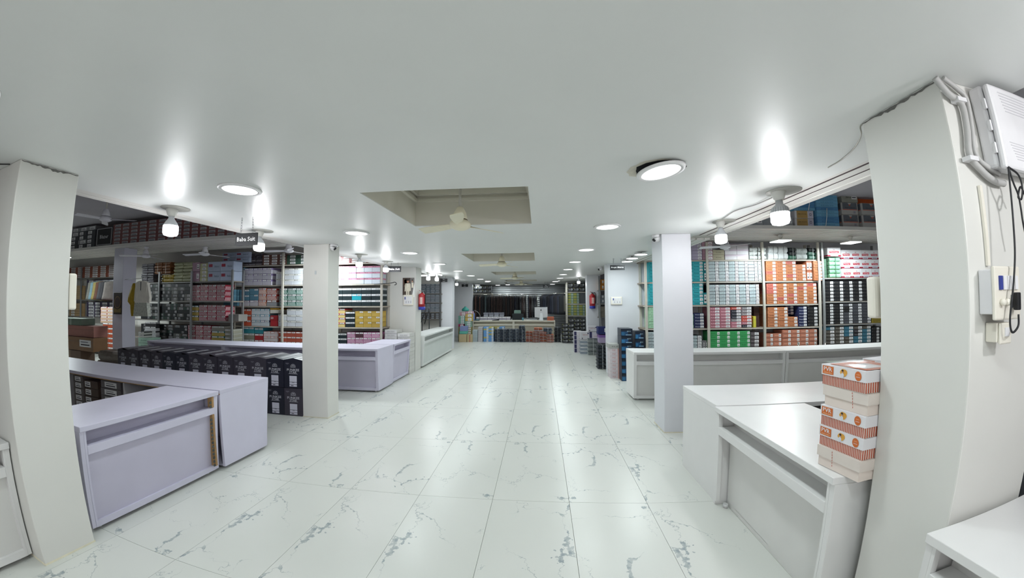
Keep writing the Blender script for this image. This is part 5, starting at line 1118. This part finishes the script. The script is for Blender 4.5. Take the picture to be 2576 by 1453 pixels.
# oval plaque on the pillar
a, b = P(283, 790, Y=5.38), P(304, 735, Y=5.38)
t = thing('plaque', 'dark plaque with an oval crest on the bay pillar', 'plaque', ((a.x+b.x)/2, 5.392, a.z)); W, H = b.x-a.x, b.z-a.z
MB().box(-W/2, -.012, 0, W/2, 0, H, C('#2e2219', .5, .1, name='dark_wood')).build('board', t, bevel=.01)
f = MB(); n = 20; f.quad([(W*.40*math.cos(2*PI*i/n), -.0135, H*.55+H*.28*math.sin(2*PI*i/n)) for i in range(n)], C('#7a6440', .5, .1, name='old_gold')); f.quad([(W*.34*math.cos(2*PI*i/n), -.0142, H*.55+H*.24*math.sin(2*PI*i/n)) for i in range(n)], C('#3a2a22', .5, .2, 40, name='crest_brown')); f.build('oval', t)
MB().quad([(-W*.45, -.0138, H*.08), (W*.45, -.0138, H*.08), (W*.45, -.0138, H*.30), (0, -.0138, H*.22), (-W*.45, -.0138, H*.30)], C('#7a6a34', .5, .1, name='olive_gold')).build('ribbon', t)
# shirts on a rail left of the pillar
rl = thing('garment_rail', 'short rail with hung shirts left of the bay pillar', 'rail', (xy(262, 6.6, 712), 6.6, zy(262, 706, 6.6))); MB().tube([(-.6, 0, 0), (.6, 0, 0)], .012, GREYST, n=8).build('bar', rl); MB().tube([(.55, 0, -rl.location.z), (.55, 0, 0)], .012, GREYST, n=8).build('upright', rl); MB().tube([(-.55, 0, -rl.location.z), (-.55, 0, 0)], .012, GREYST, n=8).build('upright', rl)
for k, cl in enumerate(('#7a7a72', '#6f8a94', '#8a7d4a', '#5a3a2c', '#3a3a3e', '#2a2a2e', '#6a6460')):
    g = garment(.42, .52, .07, [cl]); o = obj('shirt', g.mesh('shirt'), None, (rl.location.x-.45+.14*k, 6.6, rl.location.z-.02), (0, .12, 1.15)); tag(o, 'hung %s shirt, %s on the rail by the bay pillar' % (('grey', 'blue', 'olive', 'brown', 'charcoal', 'black', 'taupe')[k], nth(k+1)), 'shirt', 'shirts on the short rail')
# mint and green boxes right of the pillar foot
stack('mint flat box', 'at the foot of the bay pillar', 345, 372, 1, 2, 857, 6.0, .48, slim('#9fbfae', 'Jiff', '#7a9a88', lab=None), d=.3, pyx=866, ztop=.72)
stack('black lettered box', 'over the mint boxes', 345, 360, 1, 2, 843, 6.02, .725, shoe('#b9b9b4', '#2a2a2c'), d=.2, pyx=850, ztop=.86)
stack('low grey carton', 'under the mint boxes', 344, 374, 1, 2, 880, 6.0, 0, plain('#7c7a78'), d=.3, pyx=870, ztop=.475)
stack('teal and mustard box', 'at the left end of the lavender counter', 384, 405, 1, 5, 855, 6.1, 0, TLY, d=.3, pyx=865, name='shoe_box')
stack('black and white shoe box', 'in the stack right of the bay pillar', 362, 390, 1, 10, 810, 6.35, 0, [shoe('#b5b5b8', '#26262a'), shoe('#2a2a2e', '#9a9a9e')], d=.1, pyx=850, name='shoe_box')
# white slim boxes by the wall under the calendar
stack('white printed slim box', 'under the calendar, left stack', 949, 982, 1, 12, 824, 6.86, 0, slim('#c9c8c4', None, '#888', lab=None), d=.3, pyx=850) if False else None
Xs = -3.36
for s, (xx, n, lbn) in enumerate(((-3.22, 12, 'left'), (-2.93, 11, 'right'))):
    me = slim('#c8c7c3', 'shirts shirts', '#8d8c88', lab=None)(.27, .28, .078)
    for k in range(n): place('white_slim_box', me, (xx, 6.86+.01*random.random(), .08*k), 'white printed slim box under the calendar, %s stack, %s from bottom' % (lbn, nth(k+1)), 'box', 'white slim boxes under the calendar', random.uniform(-.02, .02))
# coat hook wire near the second sign
q = P(980, 712, Y=6.8); (MB().tube(bez([q+Vector((-.35, 0, -.02)), q, q+Vector((.12, 0, .02)), q+Vector((.15, 0, -.02)), q+Vector((.11, 0, -.04))], 6), .008, CAB, n=6).build('hook_rod', LRACK, loc=tuple(-LRACK.location)))
# ================================================================== RIGHT WALL AND FAR RIGHT
Yb = 6.72
def tower(desc, where, x0, x1, top, Y, n, design, name='carton', d=.3, zb=0.0, pyx=None): stack(desc, where, x0, x1, 1, n, top, Y, zb, design, name=name, d=d, pyx=pyx or top+40)
def djoo(w, d, h):
    b = MB(); b.box(-w/2, 0, 0, w/2, d, h*.985, C('#182231', .35)); b.fq(-w*.48, h*.04, w*.10, h*.62, -e, C('#234a72', .35, .2, 30)); b.fq(-w*.46, h*.1, -w*.2, h*.5, -e*1.5, C('#2f6a94', .35, .2, 40)); b.text('AJOO', w*.18, h*.62, w*.36, h*.2, -e*1.6, C('#a9c4d0', .5, 0)); b.fq(-w*.1, h*.1, w*.4, h*.2, -e*1.6, C('#8fb0c4', .4)); return b.mesh('box')
tower('dark blue printed carton', 'nearest the right wall corner', 1563, 1592, 826, 6.53, 7, djoo, d=.30, pyx=860)
tower('dark blue printed carton', 'behind the front blue stack', 1598, 1621, 832, 6.62, 6, djoo, d=.22, pyx=860)
PZ = lambda w, d, h: (lambda b: (b.box(-w/2, 0, 0, w/2, d, h*.985, C('#c9c0c4', .5)), b.fq(w*.22, 0, w*.5, h*.98, -e, C('#c79a90', .5)), b.text('PIZ', -w*.12, h*.5, w*.3, h*.4, -e*1.6, C('#b98a8a', .5, 0)), b.mesh('box'))[-1])(MB())
tower('white and peach box', 'against the right wall end', 1535, 1562, 876, 6.74, 8, PZ, name='shirt_box', d=.26, pyx=900)
q = P(1548, 866, Y=6.74); me = plain('#a9aaa6', txt='PLZ', seam=False)(.25, .26, .085); zt = P(1548, 876, Y=6.74).z
place('grey_lidded_box', me, (P(1548, 880, Y=6.74).x, 6.74, zt+.001), 'grey lidded box on top of the white and peach stack', 'box')
# garment packets with clear wrap behind the wall end
tower('black wrapped garment packet', 'at the right wall end', 1504, 1530, 868, 7.62, 7, bundle(['#23262b', '#2a2f38', '#303842'], 3, tie='#b9bcbe', glint=4), name='packet', d=.3, pyx=900)
tower('clear wrapped grey packet', 'before the far right pillar', 1480, 1507, 852, 9.55, 4, bundle(['#8a8f90', '#6f7678', '#9aa0a0'], 4, tie='#d0d2d2', glint=4), name='packet', d=.4, pyx=870)
tower('grey-lidded clear box', 'before the far right pillar', 1461, 1480, 855, 9.75, 4, shoe('#8d96a0', '#b9bcbe'), name='shoe_box', d=.4, pyx=870)
def white_c(w, d, h):
    b = MB(); b.box(-w/2, 0, 0, w/2, d, h*.985, C('#c4c2c6', .5)); b.text('DAVOON', 0, h*.62, w*.55, h*.14, -e, C('#a03a48', .5, 0)); b.fq(-w*.4, h*.08, -w*.3, h*.25, -e, C('#2c2c40', .5)); b.fq(w*.28, h*.72, w*.42, h*.9, -e, C('#2c2c50', .5)); return b.mesh('box')
def wn(w, d, h):
    b = MB(); b.box(-w/2, 0, 0, w/2, d, h*.985, C('#bfbcc2', .5)); b.fq(-w*.5, h*.05, -w*.2, h*.95, -e, C('#2a2850', .5)); b.fq(0, h*.3, w*.4, h*.34, -e, C('#a05a60', .5)); return b.mesh('box')
tower('white carton with navy end', 'in the far right carton pile', 1446, 1466, 834, 10.0, 5, wn, d=.3, pyx=860)
stack('white red-lettered carton', 'on the grey-lidded boxes', 1463, 1484, 1, 1, 835, 9.72, P(1470, 855, Y=9.75).z+.004, white_c, name='carton', d=.32, pyx=845)
stack('navy and white carton', 'before the far right pillar', 1484, 1506, 1, 1, 834, 9.6, P(1493, 852, Y=9.55).z+.004, wn, name='carton', d=.3, pyx=845)
stack('white red-lettered carton', 'on the navy and white carton', 1481, 1504, 1, 1, 821, 9.58, P(1495, 834, Y=9.6).z+.004, white_c, name='carton', d=.3, pyx=828)
stack('navy carton', 'beside the wall end, upper', 1506, 1531, 1, 1, 822, 9.3, P(1518, 841, Y=9.3).z, plain('#232c60', label_=True, seam=False), name='carton', d=.3, pyx=830)
stack('purple and lilac carton', 'beside the wall end', 1508, 1534, 1, 1, 842, 9.3, P(1518, 863, Y=9.3).z, shoe('#a99ab8', '#7d5a9e', lab=False, strip=None), name='carton', d=.3, pyx=850)
stack('grey packed carton', 'beside the wall end, at the bottom', 1508, 1534, 1, 2, 864, 9.3, 0, plain('#77797a'), name='carton', d=.3, pyx=880)
# rack in the third right bay, seen between the pillars
Y3 = 9.95
rack('grey rack in the third right bay with orange boxes', xy(1506, Y3), xy(1560, Y3), Y3, [zy(1516, 729, Y3), zy(1516, 763, Y3), zy(1516, 797, Y3), .5], [xy(1509, Y3), xy(1558, Y3)], depth=.35, m=GREYST, zt=2.3)
stack('orange packed carton', 'in the third right bay', 1509, 1556, 4, 2, 702, Y3, zy(1516, 729, Y3), plain('#b9782c', label_=True, seam=False), name='carton', d=.3, pyx=715)
stack('grey toy carton', 'in the third right bay', 1509, 1556, 4, 2, 741, Y3, zy(1516, 763, Y3), plain('#6a6f78', label_=True, seam=False), name='carton', d=.3, pyx=750)
stack('beige carton', 'in the third right bay', 1509, 1556, 4, 2, 770, Y3, zy(1516, 797, Y3), plain('#7d776c', seam=True), name='carton', d=.3, pyx=780)
# ---- third left bay rack, seen above the pale counter
Y4 = 10.2
z4 = [zy(1085, 738, Y4), zy(1085, 761, Y4), zy(1085, 785, Y4), zy(1085, 803, Y4), .4]
rack('dark rack above the pale long counter, full of grey boxes', xy(1020, Y4), xy(1107, Y4), Y4, z4, [xy(1021, Y4), xy(1106, Y4)], depth=.24, m=C('#4a4a4c', .6, name='dark_steel'), zt=2.3)
for k, (zb, tp) in enumerate(((z4[0], 714), (z4[1], 741), (z4[2], 764), (z4[3], 788))):
    stack('grey slim box', 'on %s shelf above the pale counter' % ('top', 'second', 'third', 'bottom')[k], 1024, 1104, 7, 5 if k < 3 else 3, tp, Y4, zb, [slim('#5a6068', None, '#444', lab=(.1, .9), lm=C('#7d838a', .5)), slim('#66666e', None, '#444', lab=(.1, .9), lm=C('#7d838a', .5)), slim('#4f5a62', None, '#444', lab=(.2, .8), lm=C('#7d838a', .5))] if k != 3 else [slim('#3f3a3a', None, '#444', lab=(.2, .8), lm=C('#7d838a', .5))], d=.19, pyx=tp+10)
t = thing('display_stand', 'black wire stand behind the pale long counter', 'stand', (xy(1075, 9.4, 800)-.12, 9.4, .0))
for a, b in (((-.1, 0, .9), (.06, 0, 1.35)), ((.02, 0, .9), (.16, 0, 1.35)), ((-.2, 0, .78), (-.05, 0, 1.1)), ((.14, 0, 1.35), (.22, 0, 1.1)), ((-.05, 0, 0.008), (-.05, 0, 1.1)), ((.16, 0, .008), (.16, 0, 1.35))): MB().tube([a, b], .012, DARK, n=6).build('wire', t)
# ================================================================== FAR END
YQ = 12.4
def fs(desc, where, x0, x1, nc, nr, top, des, name='carton', Y=YQ, zb=0.0, d=.3, cat='box'): stack(desc, where, x0, x1, nc, nr, top, Y, zb, des, name=name, d=d, pyx=min(top+15, 858), cat=cat)
fs('tan carton', 'at the far left foot of the pile', 1153, 1172, 1, 1, 841, plain('#b5a482', seam=False), Y=12.3)
fs('tan carton with red mark', 'at the far left foot of the pile', 1173, 1187, 1, 1, 843, plain('#b3a27e', seam=False, tape='#a8404a'), Y=12.3)
zc = P(1163, 841, Y=12.3).z; fs('aqua flat box', 'on the far left tan carton', 1154, 1172, 1, 1, 834, plain('#5fb0a0', seam=False), Y=12.3, zb=zc+.002); zc2 = P(1163, 834, Y=12.3).z
fs('periwinkle carton', 'on the far left aqua box', 1155, 1172, 1, 1, 822, plain('#7c88b4', seam=False), Y=12.3, zb=zc2+.002)
fs('olive box', 'behind the far left periwinkle carton', 1151, 1166, 1, 8, 823, slim('#8a8456', None, '#444', lab=None), Y=12.62, d=.25)
zc = P(1158, 823, Y=12.62).z; fs('magenta slim box', 'in the far left pile', 1151, 1165, 1, 1, 816, slim('#96365a', None, '#444', lab=(.4, .9)), Y=12.62, zb=zc+.002, d=.25); zc = P(1158, 816, Y=12.62).z
fs('mint box', 'in the far left pile', 1151, 1167, 1, 5, 795, slim('#6f9e8e', None, '#444', lab=(.4, .9)), Y=12.62, zb=zc+.002, d=.25); zc = P(1158, 795, Y=12.62).z; fs('pink slim box', 'on the far left mint boxes', 1154, 1169, 1, 2, 786, slim('#b58a94', None, '#444', lab=(.4, .9)), Y=12.62, zb=zc+.002, d=.25)
zc = P(1160, 786, Y=12.62).z
fs('olive box', 'in the far left second pile', 1170, 1184, 1, 6, 824, slim('#8a8050', None, '#444', lab=(.4, .9)), Y=12.66, d=.25); zb_ = P(1177, 824, Y=12.66).z
fs('mint box', 'in the far left second pile', 1168, 1183, 1, 3, 809, slim('#86a898', None, '#444', lab=(.4, .9)), Y=12.66, zb=zb_+.002, d=.25); zb_ = P(1176, 809, Y=12.66).z
fs('mustard box', 'in the far left second pile', 1168, 1186, 1, 2, 790, slim('#b39a58', None, '#444', lab=(.4, .9)), Y=12.66, zb=zb_+.002, d=.25); zb_ = P(1177, 790, Y=12.66).z
fs('pink lidded box', 'on the far left mustard boxes', 1169, 1187, 1, 1, 784, slim('#c09aa0', None, '#444', lab=(.4, .9)), Y=12.66, zb=zb_+.002, d=.25)
q = P(1167, 786, Y=12.6); bg = MB().lathe([(.02, 0), (.13, .004), (.15, .06), (.10, .13), (.03, .17), (.05, .19), (.0, .19)], C('#2f7d74', .4, .15, 12, .3, name='teal_plastic'), n=14)
tag(bg.build('plastic_bag', loc=(q.x, 12.72, zb_+.10)), 'crumpled teal plastic bag on the far left pile', 'bag')
fs('pale grey box', 'in the far stack right of olive boxes', 1187, 1200, 1, 8, 832, slim('#9ba8ae', None, '#444', lab=None)); fs('pale grey pink box', 'in the second far grey stack', 1201, 1213, 1, 8, 824, slim('#aaa9ac', None, '#444', lab=None))
BLUF = slim('#5a8cc0', None, '#444', lab=(.6, .95)); YWF = slim('#a39a58', None, '#444', lab=(.6, .95))
fs('blue shirt box', 'in the far blue stack', 1215, 1241, 2, 9, 824, [BLUF, BLUF, BLUF, YWF]); fs('blue shirt box', 'set back beside the far bales', 1242, 1268, 2, 5, 824, [BLUF, YWF], Y=12.7)
BAL = [bundle(['#2c333d', '#3a4350', '#465060'], 4, tie='#b0b4b8', glint=2), bundle(['#333a47', '#2a3038', '#434c5a'], 4, tie='#b9bdc0', glint=2)]
def bales(desc, x0, x1, nc, nr, top, des, Y=12.25, rows=None): stack(desc, 'in the far row', x0, x1, nc, nr, top, Y, 0, des, name='garment_bale', cat='bale', d=.35, pyx=min(top+15, 858), rows=rows, jit=.05)
bales('navy garment bale', 1243, 1322, 5, 4, 830, BAL, rows=[4, 4, 4, 4, 4]); stack('navy garment bale', 'on top of the far navy row', 1305, 1321, 1, 1, 821, 12.3, P(1313, 830, Y=12.25).z+.002, BAL[0], name='garment_bale', cat='bale', d=.3, pyx=826)
ORBL = [bundle(['#a8583e', '#94503c', '#b9b0b4', '#6a443c'], 5, tie='#c4b0a4', glint=2), bundle(['#b06242', '#9a5642', '#9a9298'], 5, tie='#b9a498', glint=2)]
bales('orange garment bale', 1323, 1395, 4, 4, 836, ORBL, rows=[4, 4, 4, 3]); stack('orange garment bale', 'on top of the far orange row', 1344, 1367, 1, 1, 826, 12.3, P(1355, 836, Y=12.25).z+.002, ORBL[1], name='garment_bale', cat='bale', d=.3, pyx=830)
stack('slate garment bale', 'on the far orange row', 1368, 1392, 1, 1, 826, 12.32, P(1380, 843, Y=12.25).z+.005, BAL[0], name='garment_bale', cat='bale', d=.3, pyx=836)
bales('black garment bale', 1396, 1413, 1, 4, 824, bundle(['#23262a', '#2c2f33'], 4, tie='#8f9396'), Y=12.35)
def blkc(w, d, h):
    b = MB(); b.box(-w/2, 0, 0, w/2, d, h*.985, C('#16181b', .4)); b.text('Michi', -w*.15, h*.6, w*.4, h*.22, -e, C('#a9abae', .5, 0)); lbl(b, w*.1, h*.4, w*.4, h*.8, ink=False, m=C('#8f9294', .5)); b.fq(-w*.4, h*.2, w*.3, h*.3, -e, C('#6f7274', .5)); b.fq(-w*.46, h*.75, -w*.34, h*.9, -e, C('#9a9a4a', .5)); return b.mesh('box')
fs('black lettered carton', 'in the far right front pile', 1416, 1446, 2, 5, 815, blkc, Y=12.2); fs('black lettered carton', 'in the far right back pile', 1432, 1474, 3, 6, 802, blkc, Y=12.6)
# far right rack with black and yellow cartons
YK = 13.05
rack('white rack at the far right with yellow cartons', xy(1427, YK, 740), xy(1490, YK, 740), YK, [zy(1450, 734, YK), zy(1450, 764, YK), zy(1450, 794, YK)], [xy(1428, YK, 740), xy(1490, YK, 740)], depth=.4, zt=2.3)
fs('black lettered carton', 'on top of the far right rack', 1430, 1488, 4, 2, 711, blkc, Y=YK, zb=zy(1450, 734, YK))
YGC = lambda w, d, h: (lambda b: (b.box(-w/2, 0, 0, w/2, d, h*.985, C('#4f6a52', .5)), b.fq(-w*.48, h*.2, w*.08, h*.95, -e, C('#84843c', .5)), b.fq(w*.16, h*.1, w*.46, h*.9, -e, C('#7c8a84', .5)), b.mesh('box'))[-1])(MB())
fs('yellow and green carton', 'on middle far right rack', 1430, 1459, 2, 4, 737, YGC, Y=YK, zb=zy(1450, 764, YK)); fs('yellow and green carton', 'on lower far right rack', 1430, 1488, 4, 4, 767, YGC, Y=YK, zb=zy(1450, 794, YK))
# far hanging racks
YH = 14.3
zr = zy(1270, 741, YH)
rl = thing('garment_rail', 'long chrome rail of dark garments before the roller shutter', 'rail', (xy(1270, YH), YH, zr)); x0, x1 = xy(1186, YH)-rl.location.x, xy(1352, YH)-rl.location.x
MB().tube([(x0-.02, 0, 0), (x1+.02, 0, 0)], .015, CH, n=8).build('bar', rl)
for x in (x0-.02, x1+.02): MB().tube([(x, 0, -zr), (x, 0, 0)], .015, CH, n=8).build('upright', rl)
MB().tube([(x0, 0, zy(1270, 788, YH)-zr), (x1, 0, zy(1270, 788, YH)-zr)], .012, CH, n=8).build('lower_bar', rl)
ng = 44; cls = ['#1c1d22', '#202126', '#262427', '#362826', '#2a2424', '#1a1d2b', '#1f2230', '#18191d']
gms = [garment(.45, 1.0, .062, [c]).mesh('suit') for c in cls]+[garment(.45, 1.0, .062, ['#241b1b', '#8a6a58']).mesh('suit'), garment(.45, 1.0, .062, ['#5a4038']).mesh('suit'), garment(.45, .95, .07, ['#4a565a']).mesh('suit'), garment(.45, 1.0, .03, ['#b9bcbc']).mesh('suit')]
rnd = random.Random(11)
for k in range(ng):
    u = (k+.5)/ng; X = rl.location.x+x0+(x1-x0)*u
    gi = rnd.randrange(8) if k not in (2, 5, 9, 14, 37) else {2: 9, 5: 9, 9: 10, 14: 8, 37: 11}[k]
    if .35 < u < .6 and gi < 8: gi = rnd.choice([3, 4, 3, 2])
    o = obj('suit', gms[gi], None, (X, YH, zr-.03), (0, 0, PI/2+.04*(rnd.random()-.5)*2)); tag(o, uniq('dark hung garment, %s from left on the far long rail' % nth(k+1)), 'garment', 'garments on the far long rail')
bx = garment(.5, .9, .10, ['#2b2c30']).mesh('suit')
for k in range(10):
    X = xy(1204+15*k, YH+.05, 800); 
    if k < 6: tag(obj('folded_trousers', MB().box(-.12, -.03, -.75, .12, .03, 0, C('#101114', .8, .1)).mesh('folded_trousers'), None, (X, YH, zy(1270, 788, YH)-.02)), uniq('black trousers, %s from left on the lower far bar' % nth(k+1)), 'trousers', 'trousers on the lower far bar')
q = P(1180, 714, Y=14.3)
# cartons over the left end of the rail
zl = zy(1210, 738, 14.6); rack('high shelf of black cartons above the far garments', xy(1186, 14.6, 720), xy(1236, 14.6, 720), 14.6, [zl], [xy(1187, 14.6, 720), xy(1235, 14.6, 720)], depth=.35, zt=zl)
fs('black lettered carton', 'on the high far shelf', 1188, 1234, 4, 2, 718, blkc, Y=14.6, zb=zl)
# right hanging group seen slanting
r2 = thing('garment_rail', 'slanting rail of black jackets beside the far right rack', 'rail', (xy(1396, 13.9, 740), 13.9, zy(1400, 738, 13.9))); zr2 = r2.location.z
MB().tube([(-.50, 1.01, 0), (.53, -.41, 0)], .014, CH, n=8).build('bar', r2); MB().tube([(.53, -.41, -zr2), (.53, -.41, .3)], .016, CH, n=8).build('upright', r2); MB().tube([(-.50, 1.01, -zr2), (-.50, 1.01, 0)], .016, CH, n=8).build('upright', r2)
jm = [garment(.48, .85, .085, [c]).mesh('jacket') for c in ('#23242a', '#2c2a30', '#262a38', '#343844')]+[garment(.48, .85, .085, ['#17181c', '#55524a']).mesh('jacket')]
for k in range(12):
    u = (k+.4)/12; p = r2.location+Vector((-.42+.87*u, .9-1.2*u, -.03)); tag(obj('jacket', jm[k % 4 if k < 11 else 4], None, p, (0, 0, .0)), 'black jacket, %s from the shutter on the slanting rail' % nth(k+1), 'jacket', 'jackets on the slanting rail')
# things on the cash counter (top z = .756, Y 13.1 to 13.65)
ZK = .757
a, b = P(1347, 809, Y=13.35), P(1380, 777, Y=13.35)
t = thing('computer_monitor', 'silver all-in-one computer seen from behind on the cash counter', 'computer', (P(1363, 805, Y=13.35).x, 13.35, ZK)); W, H = b.x-a.x, .50; SIL = C('#b4b6b8', .35, .02, metal=.5, name='brushed_silver')
MB().box(-W/2, 0, .12, W/2, .03, .12+H*.84, SIL).build('screen_case', t, bevel=.01); MB().hexa([(-.075, -.10, .004), (.075, -.10, .004), (-.075, .10, .004), (.075, .10, .004), (-.075, -.10, .01), (.075, -.10, .01), (-.075, .10, .01), (.075, .10, .01)], SIL).build('foot', t)
MB().hexa([(-.075, -.09, .01), (.075, -.09, .01), (-.075, -.08, .01), (.075, -.08, .01), (-.055, -.015, .30), (.055, -.015, .30), (-.055, 0, .30), (.055, 0, .30)], C('#c4c6c8', .3, .02, metal=.5, name='stand_silver')).build('stand', t)
f = MB(); n = 14; f.quad([(.028*math.cos(2*PI*i/n)*(1 if math.cos(2*PI*i/n) < .8 else .82), -.002, .42+.030*math.sin(2*PI*i/n)) for i in range(n)], DARK); f.quad([(.004, -.002, .452), (.022, -.002, .458), (.018, -.002, .474), (.003, -.002, .466)], DARK); f.build('emblem', t)
MB().lathe([(.0, 0), (.022, 0)], DARK, n=12, smooth=False).build('cable_hole', t, (0, -.065, .09)).rotation_euler = (1.3, 0, 0)
stack('orange folded packet', 'on the cash counter', 1378, 1396, 1, 4, 798, 13.2, ZK, bundle(['#8f4a34', '#b06044'], 1, tie=None), name='packet', cat='packet', d=.25, pyx=802)
GB = [shoe('#9b98a4', '#a9a6b2'), shoe('#8a8894', '#9a98a4')]
stack('lilac grey box', 'along the back of the cash counter', 1196, 1284, 9, 1, 798, 13.55, ZK, GB, name='shirt_box', d=.10, pyx=802)
stack('clear wrapped packet', 'on the lilac boxes of the cash counter', 1214, 1268, 4, 1, 787, 13.56, P(1240, 798, Y=13.55).z+.002, bundle(['#6a6c78', '#8d909a'], 3, tie=None), name='packet', cat='packet', d=.09, pyx=792)
tag(MB().box(-.10, -.06, 0, .10, .06, .035, C('#26323a', .5)).box(-.03, -.05, .036, .08, .05, .05, C('#2f8a94', .5)).build('notebook_pile', loc=(P(1198, 806, Y=13.25).x, 13.25, ZK)), 'dark and teal notebooks at the left end of cash counter', 'notebooks')
tag(MB().hexa([(-.14, -.04, 0), (.14, -.04, 0), (-.14, .04, 0), (.14, .04, 0), (-.14, -.04, .02), (.14, -.04, .07), (-.14, .04, .02), (.14, .04, .07)], DARK).build('card_machine', loc=(P(1246, 807, Y=13.2).x, 13.2, ZK)), 'black wedge shaped machine lying on the cash counter', 'machine')
bt = thing('water_bottle', 'blue water dispenser bottle at the left end of cash counter', 'bottle', (P(1189, 800, Y=13.4).x-.02, 13.4, ZK)); BLW = C('#6f86c4', .2, .05, name='blue_plastic')
MB().lathe([(0, 0), (.075, 0), (.08, .02), (.08, .14), (.074, .16), (.08, .18), (.08, .28), (.05, .33), (.03, .36)], BLW, n=20).build('body', bt); MB().lathe([(.034, .36), (.034, .40), (0, .40)], C('#3f6aa8', .4, name='blue_cap'), n=16).build('cap', bt)
tag(MB().tube(bez([P(1191, 781, Y=13.5), P(1200, 786, Y=13.5), P(1206, 795, Y=13.5), P(1204, 803, Y=13.5)], 6), .012, GREYST, n=6).build('tap_pipe'), 'bent grey pipe beside the blue bottle', 'pipe')
ch_ = thing('office_chair', 'dark office chair behind the cash counter', 'chair', (P(1303, 800, Y=13.78).x, 13.78, 0)); CHM = C('#22262a', .7, .1, name='chair_fabric')
MB().box(-.24, -.06, .62, .24, 0, 1.02, CHM).build('backrest', ch_, bevel=.04); MB().box(-.24, .0, .42, .24, .30, .50, CHM).build('seat', ch_, bevel=.03); MB().tube([(0, .2, .08), (0, .2, .42)], .03, DARK, n=8).build('column', ch_)
for k in range(5): MB().tube([(0, .2, .07), (.26*math.cos(k*1.257), .2+.26*math.sin(k*1.257), .035)], .02, DARK, n=6).build('base_arm', ch_)
stack('pale green packet', 'piled on the office chair', 1293, 1311, 1, 3, 781, 13.80, .502, bundle(['#6f8a80', '#84988e'], 1, tie=None), name='packet', cat='packet', d=.2, pyx=790)
tag(MB().lathe([(0, 0), (.035, 0), (.037, .10), (.028, .11), (0, .11)], C('#4f8a9c', .4, .05), n=14).build('tumbler', loc=(P(1316, 803, Y=13.3).x, 13.3, ZK)), 'teal tumbler beside the office chair on cash counter', 'tumbler')
# metal rack sliver at the right frame edge
t = thing('metal_rack', 'grey metal rack cut by the right frame edge behind the near counter', 'rack', (2.10, 1.02, 0))
for x, y in ((0, 0), (0, .5), (.8, 0), (.8, .5)): MB().box(x-.015, y-.015, 0, x+.015, y+.015, 2.0, C('#55575c', .5, .05, metal=.3)).build('post', t)
for z in (.5, .95, 1.4, 1.9): MB().box(-.015, -.015, z, .815, .515, z+.02, GREYST).build('shelf_board', t)
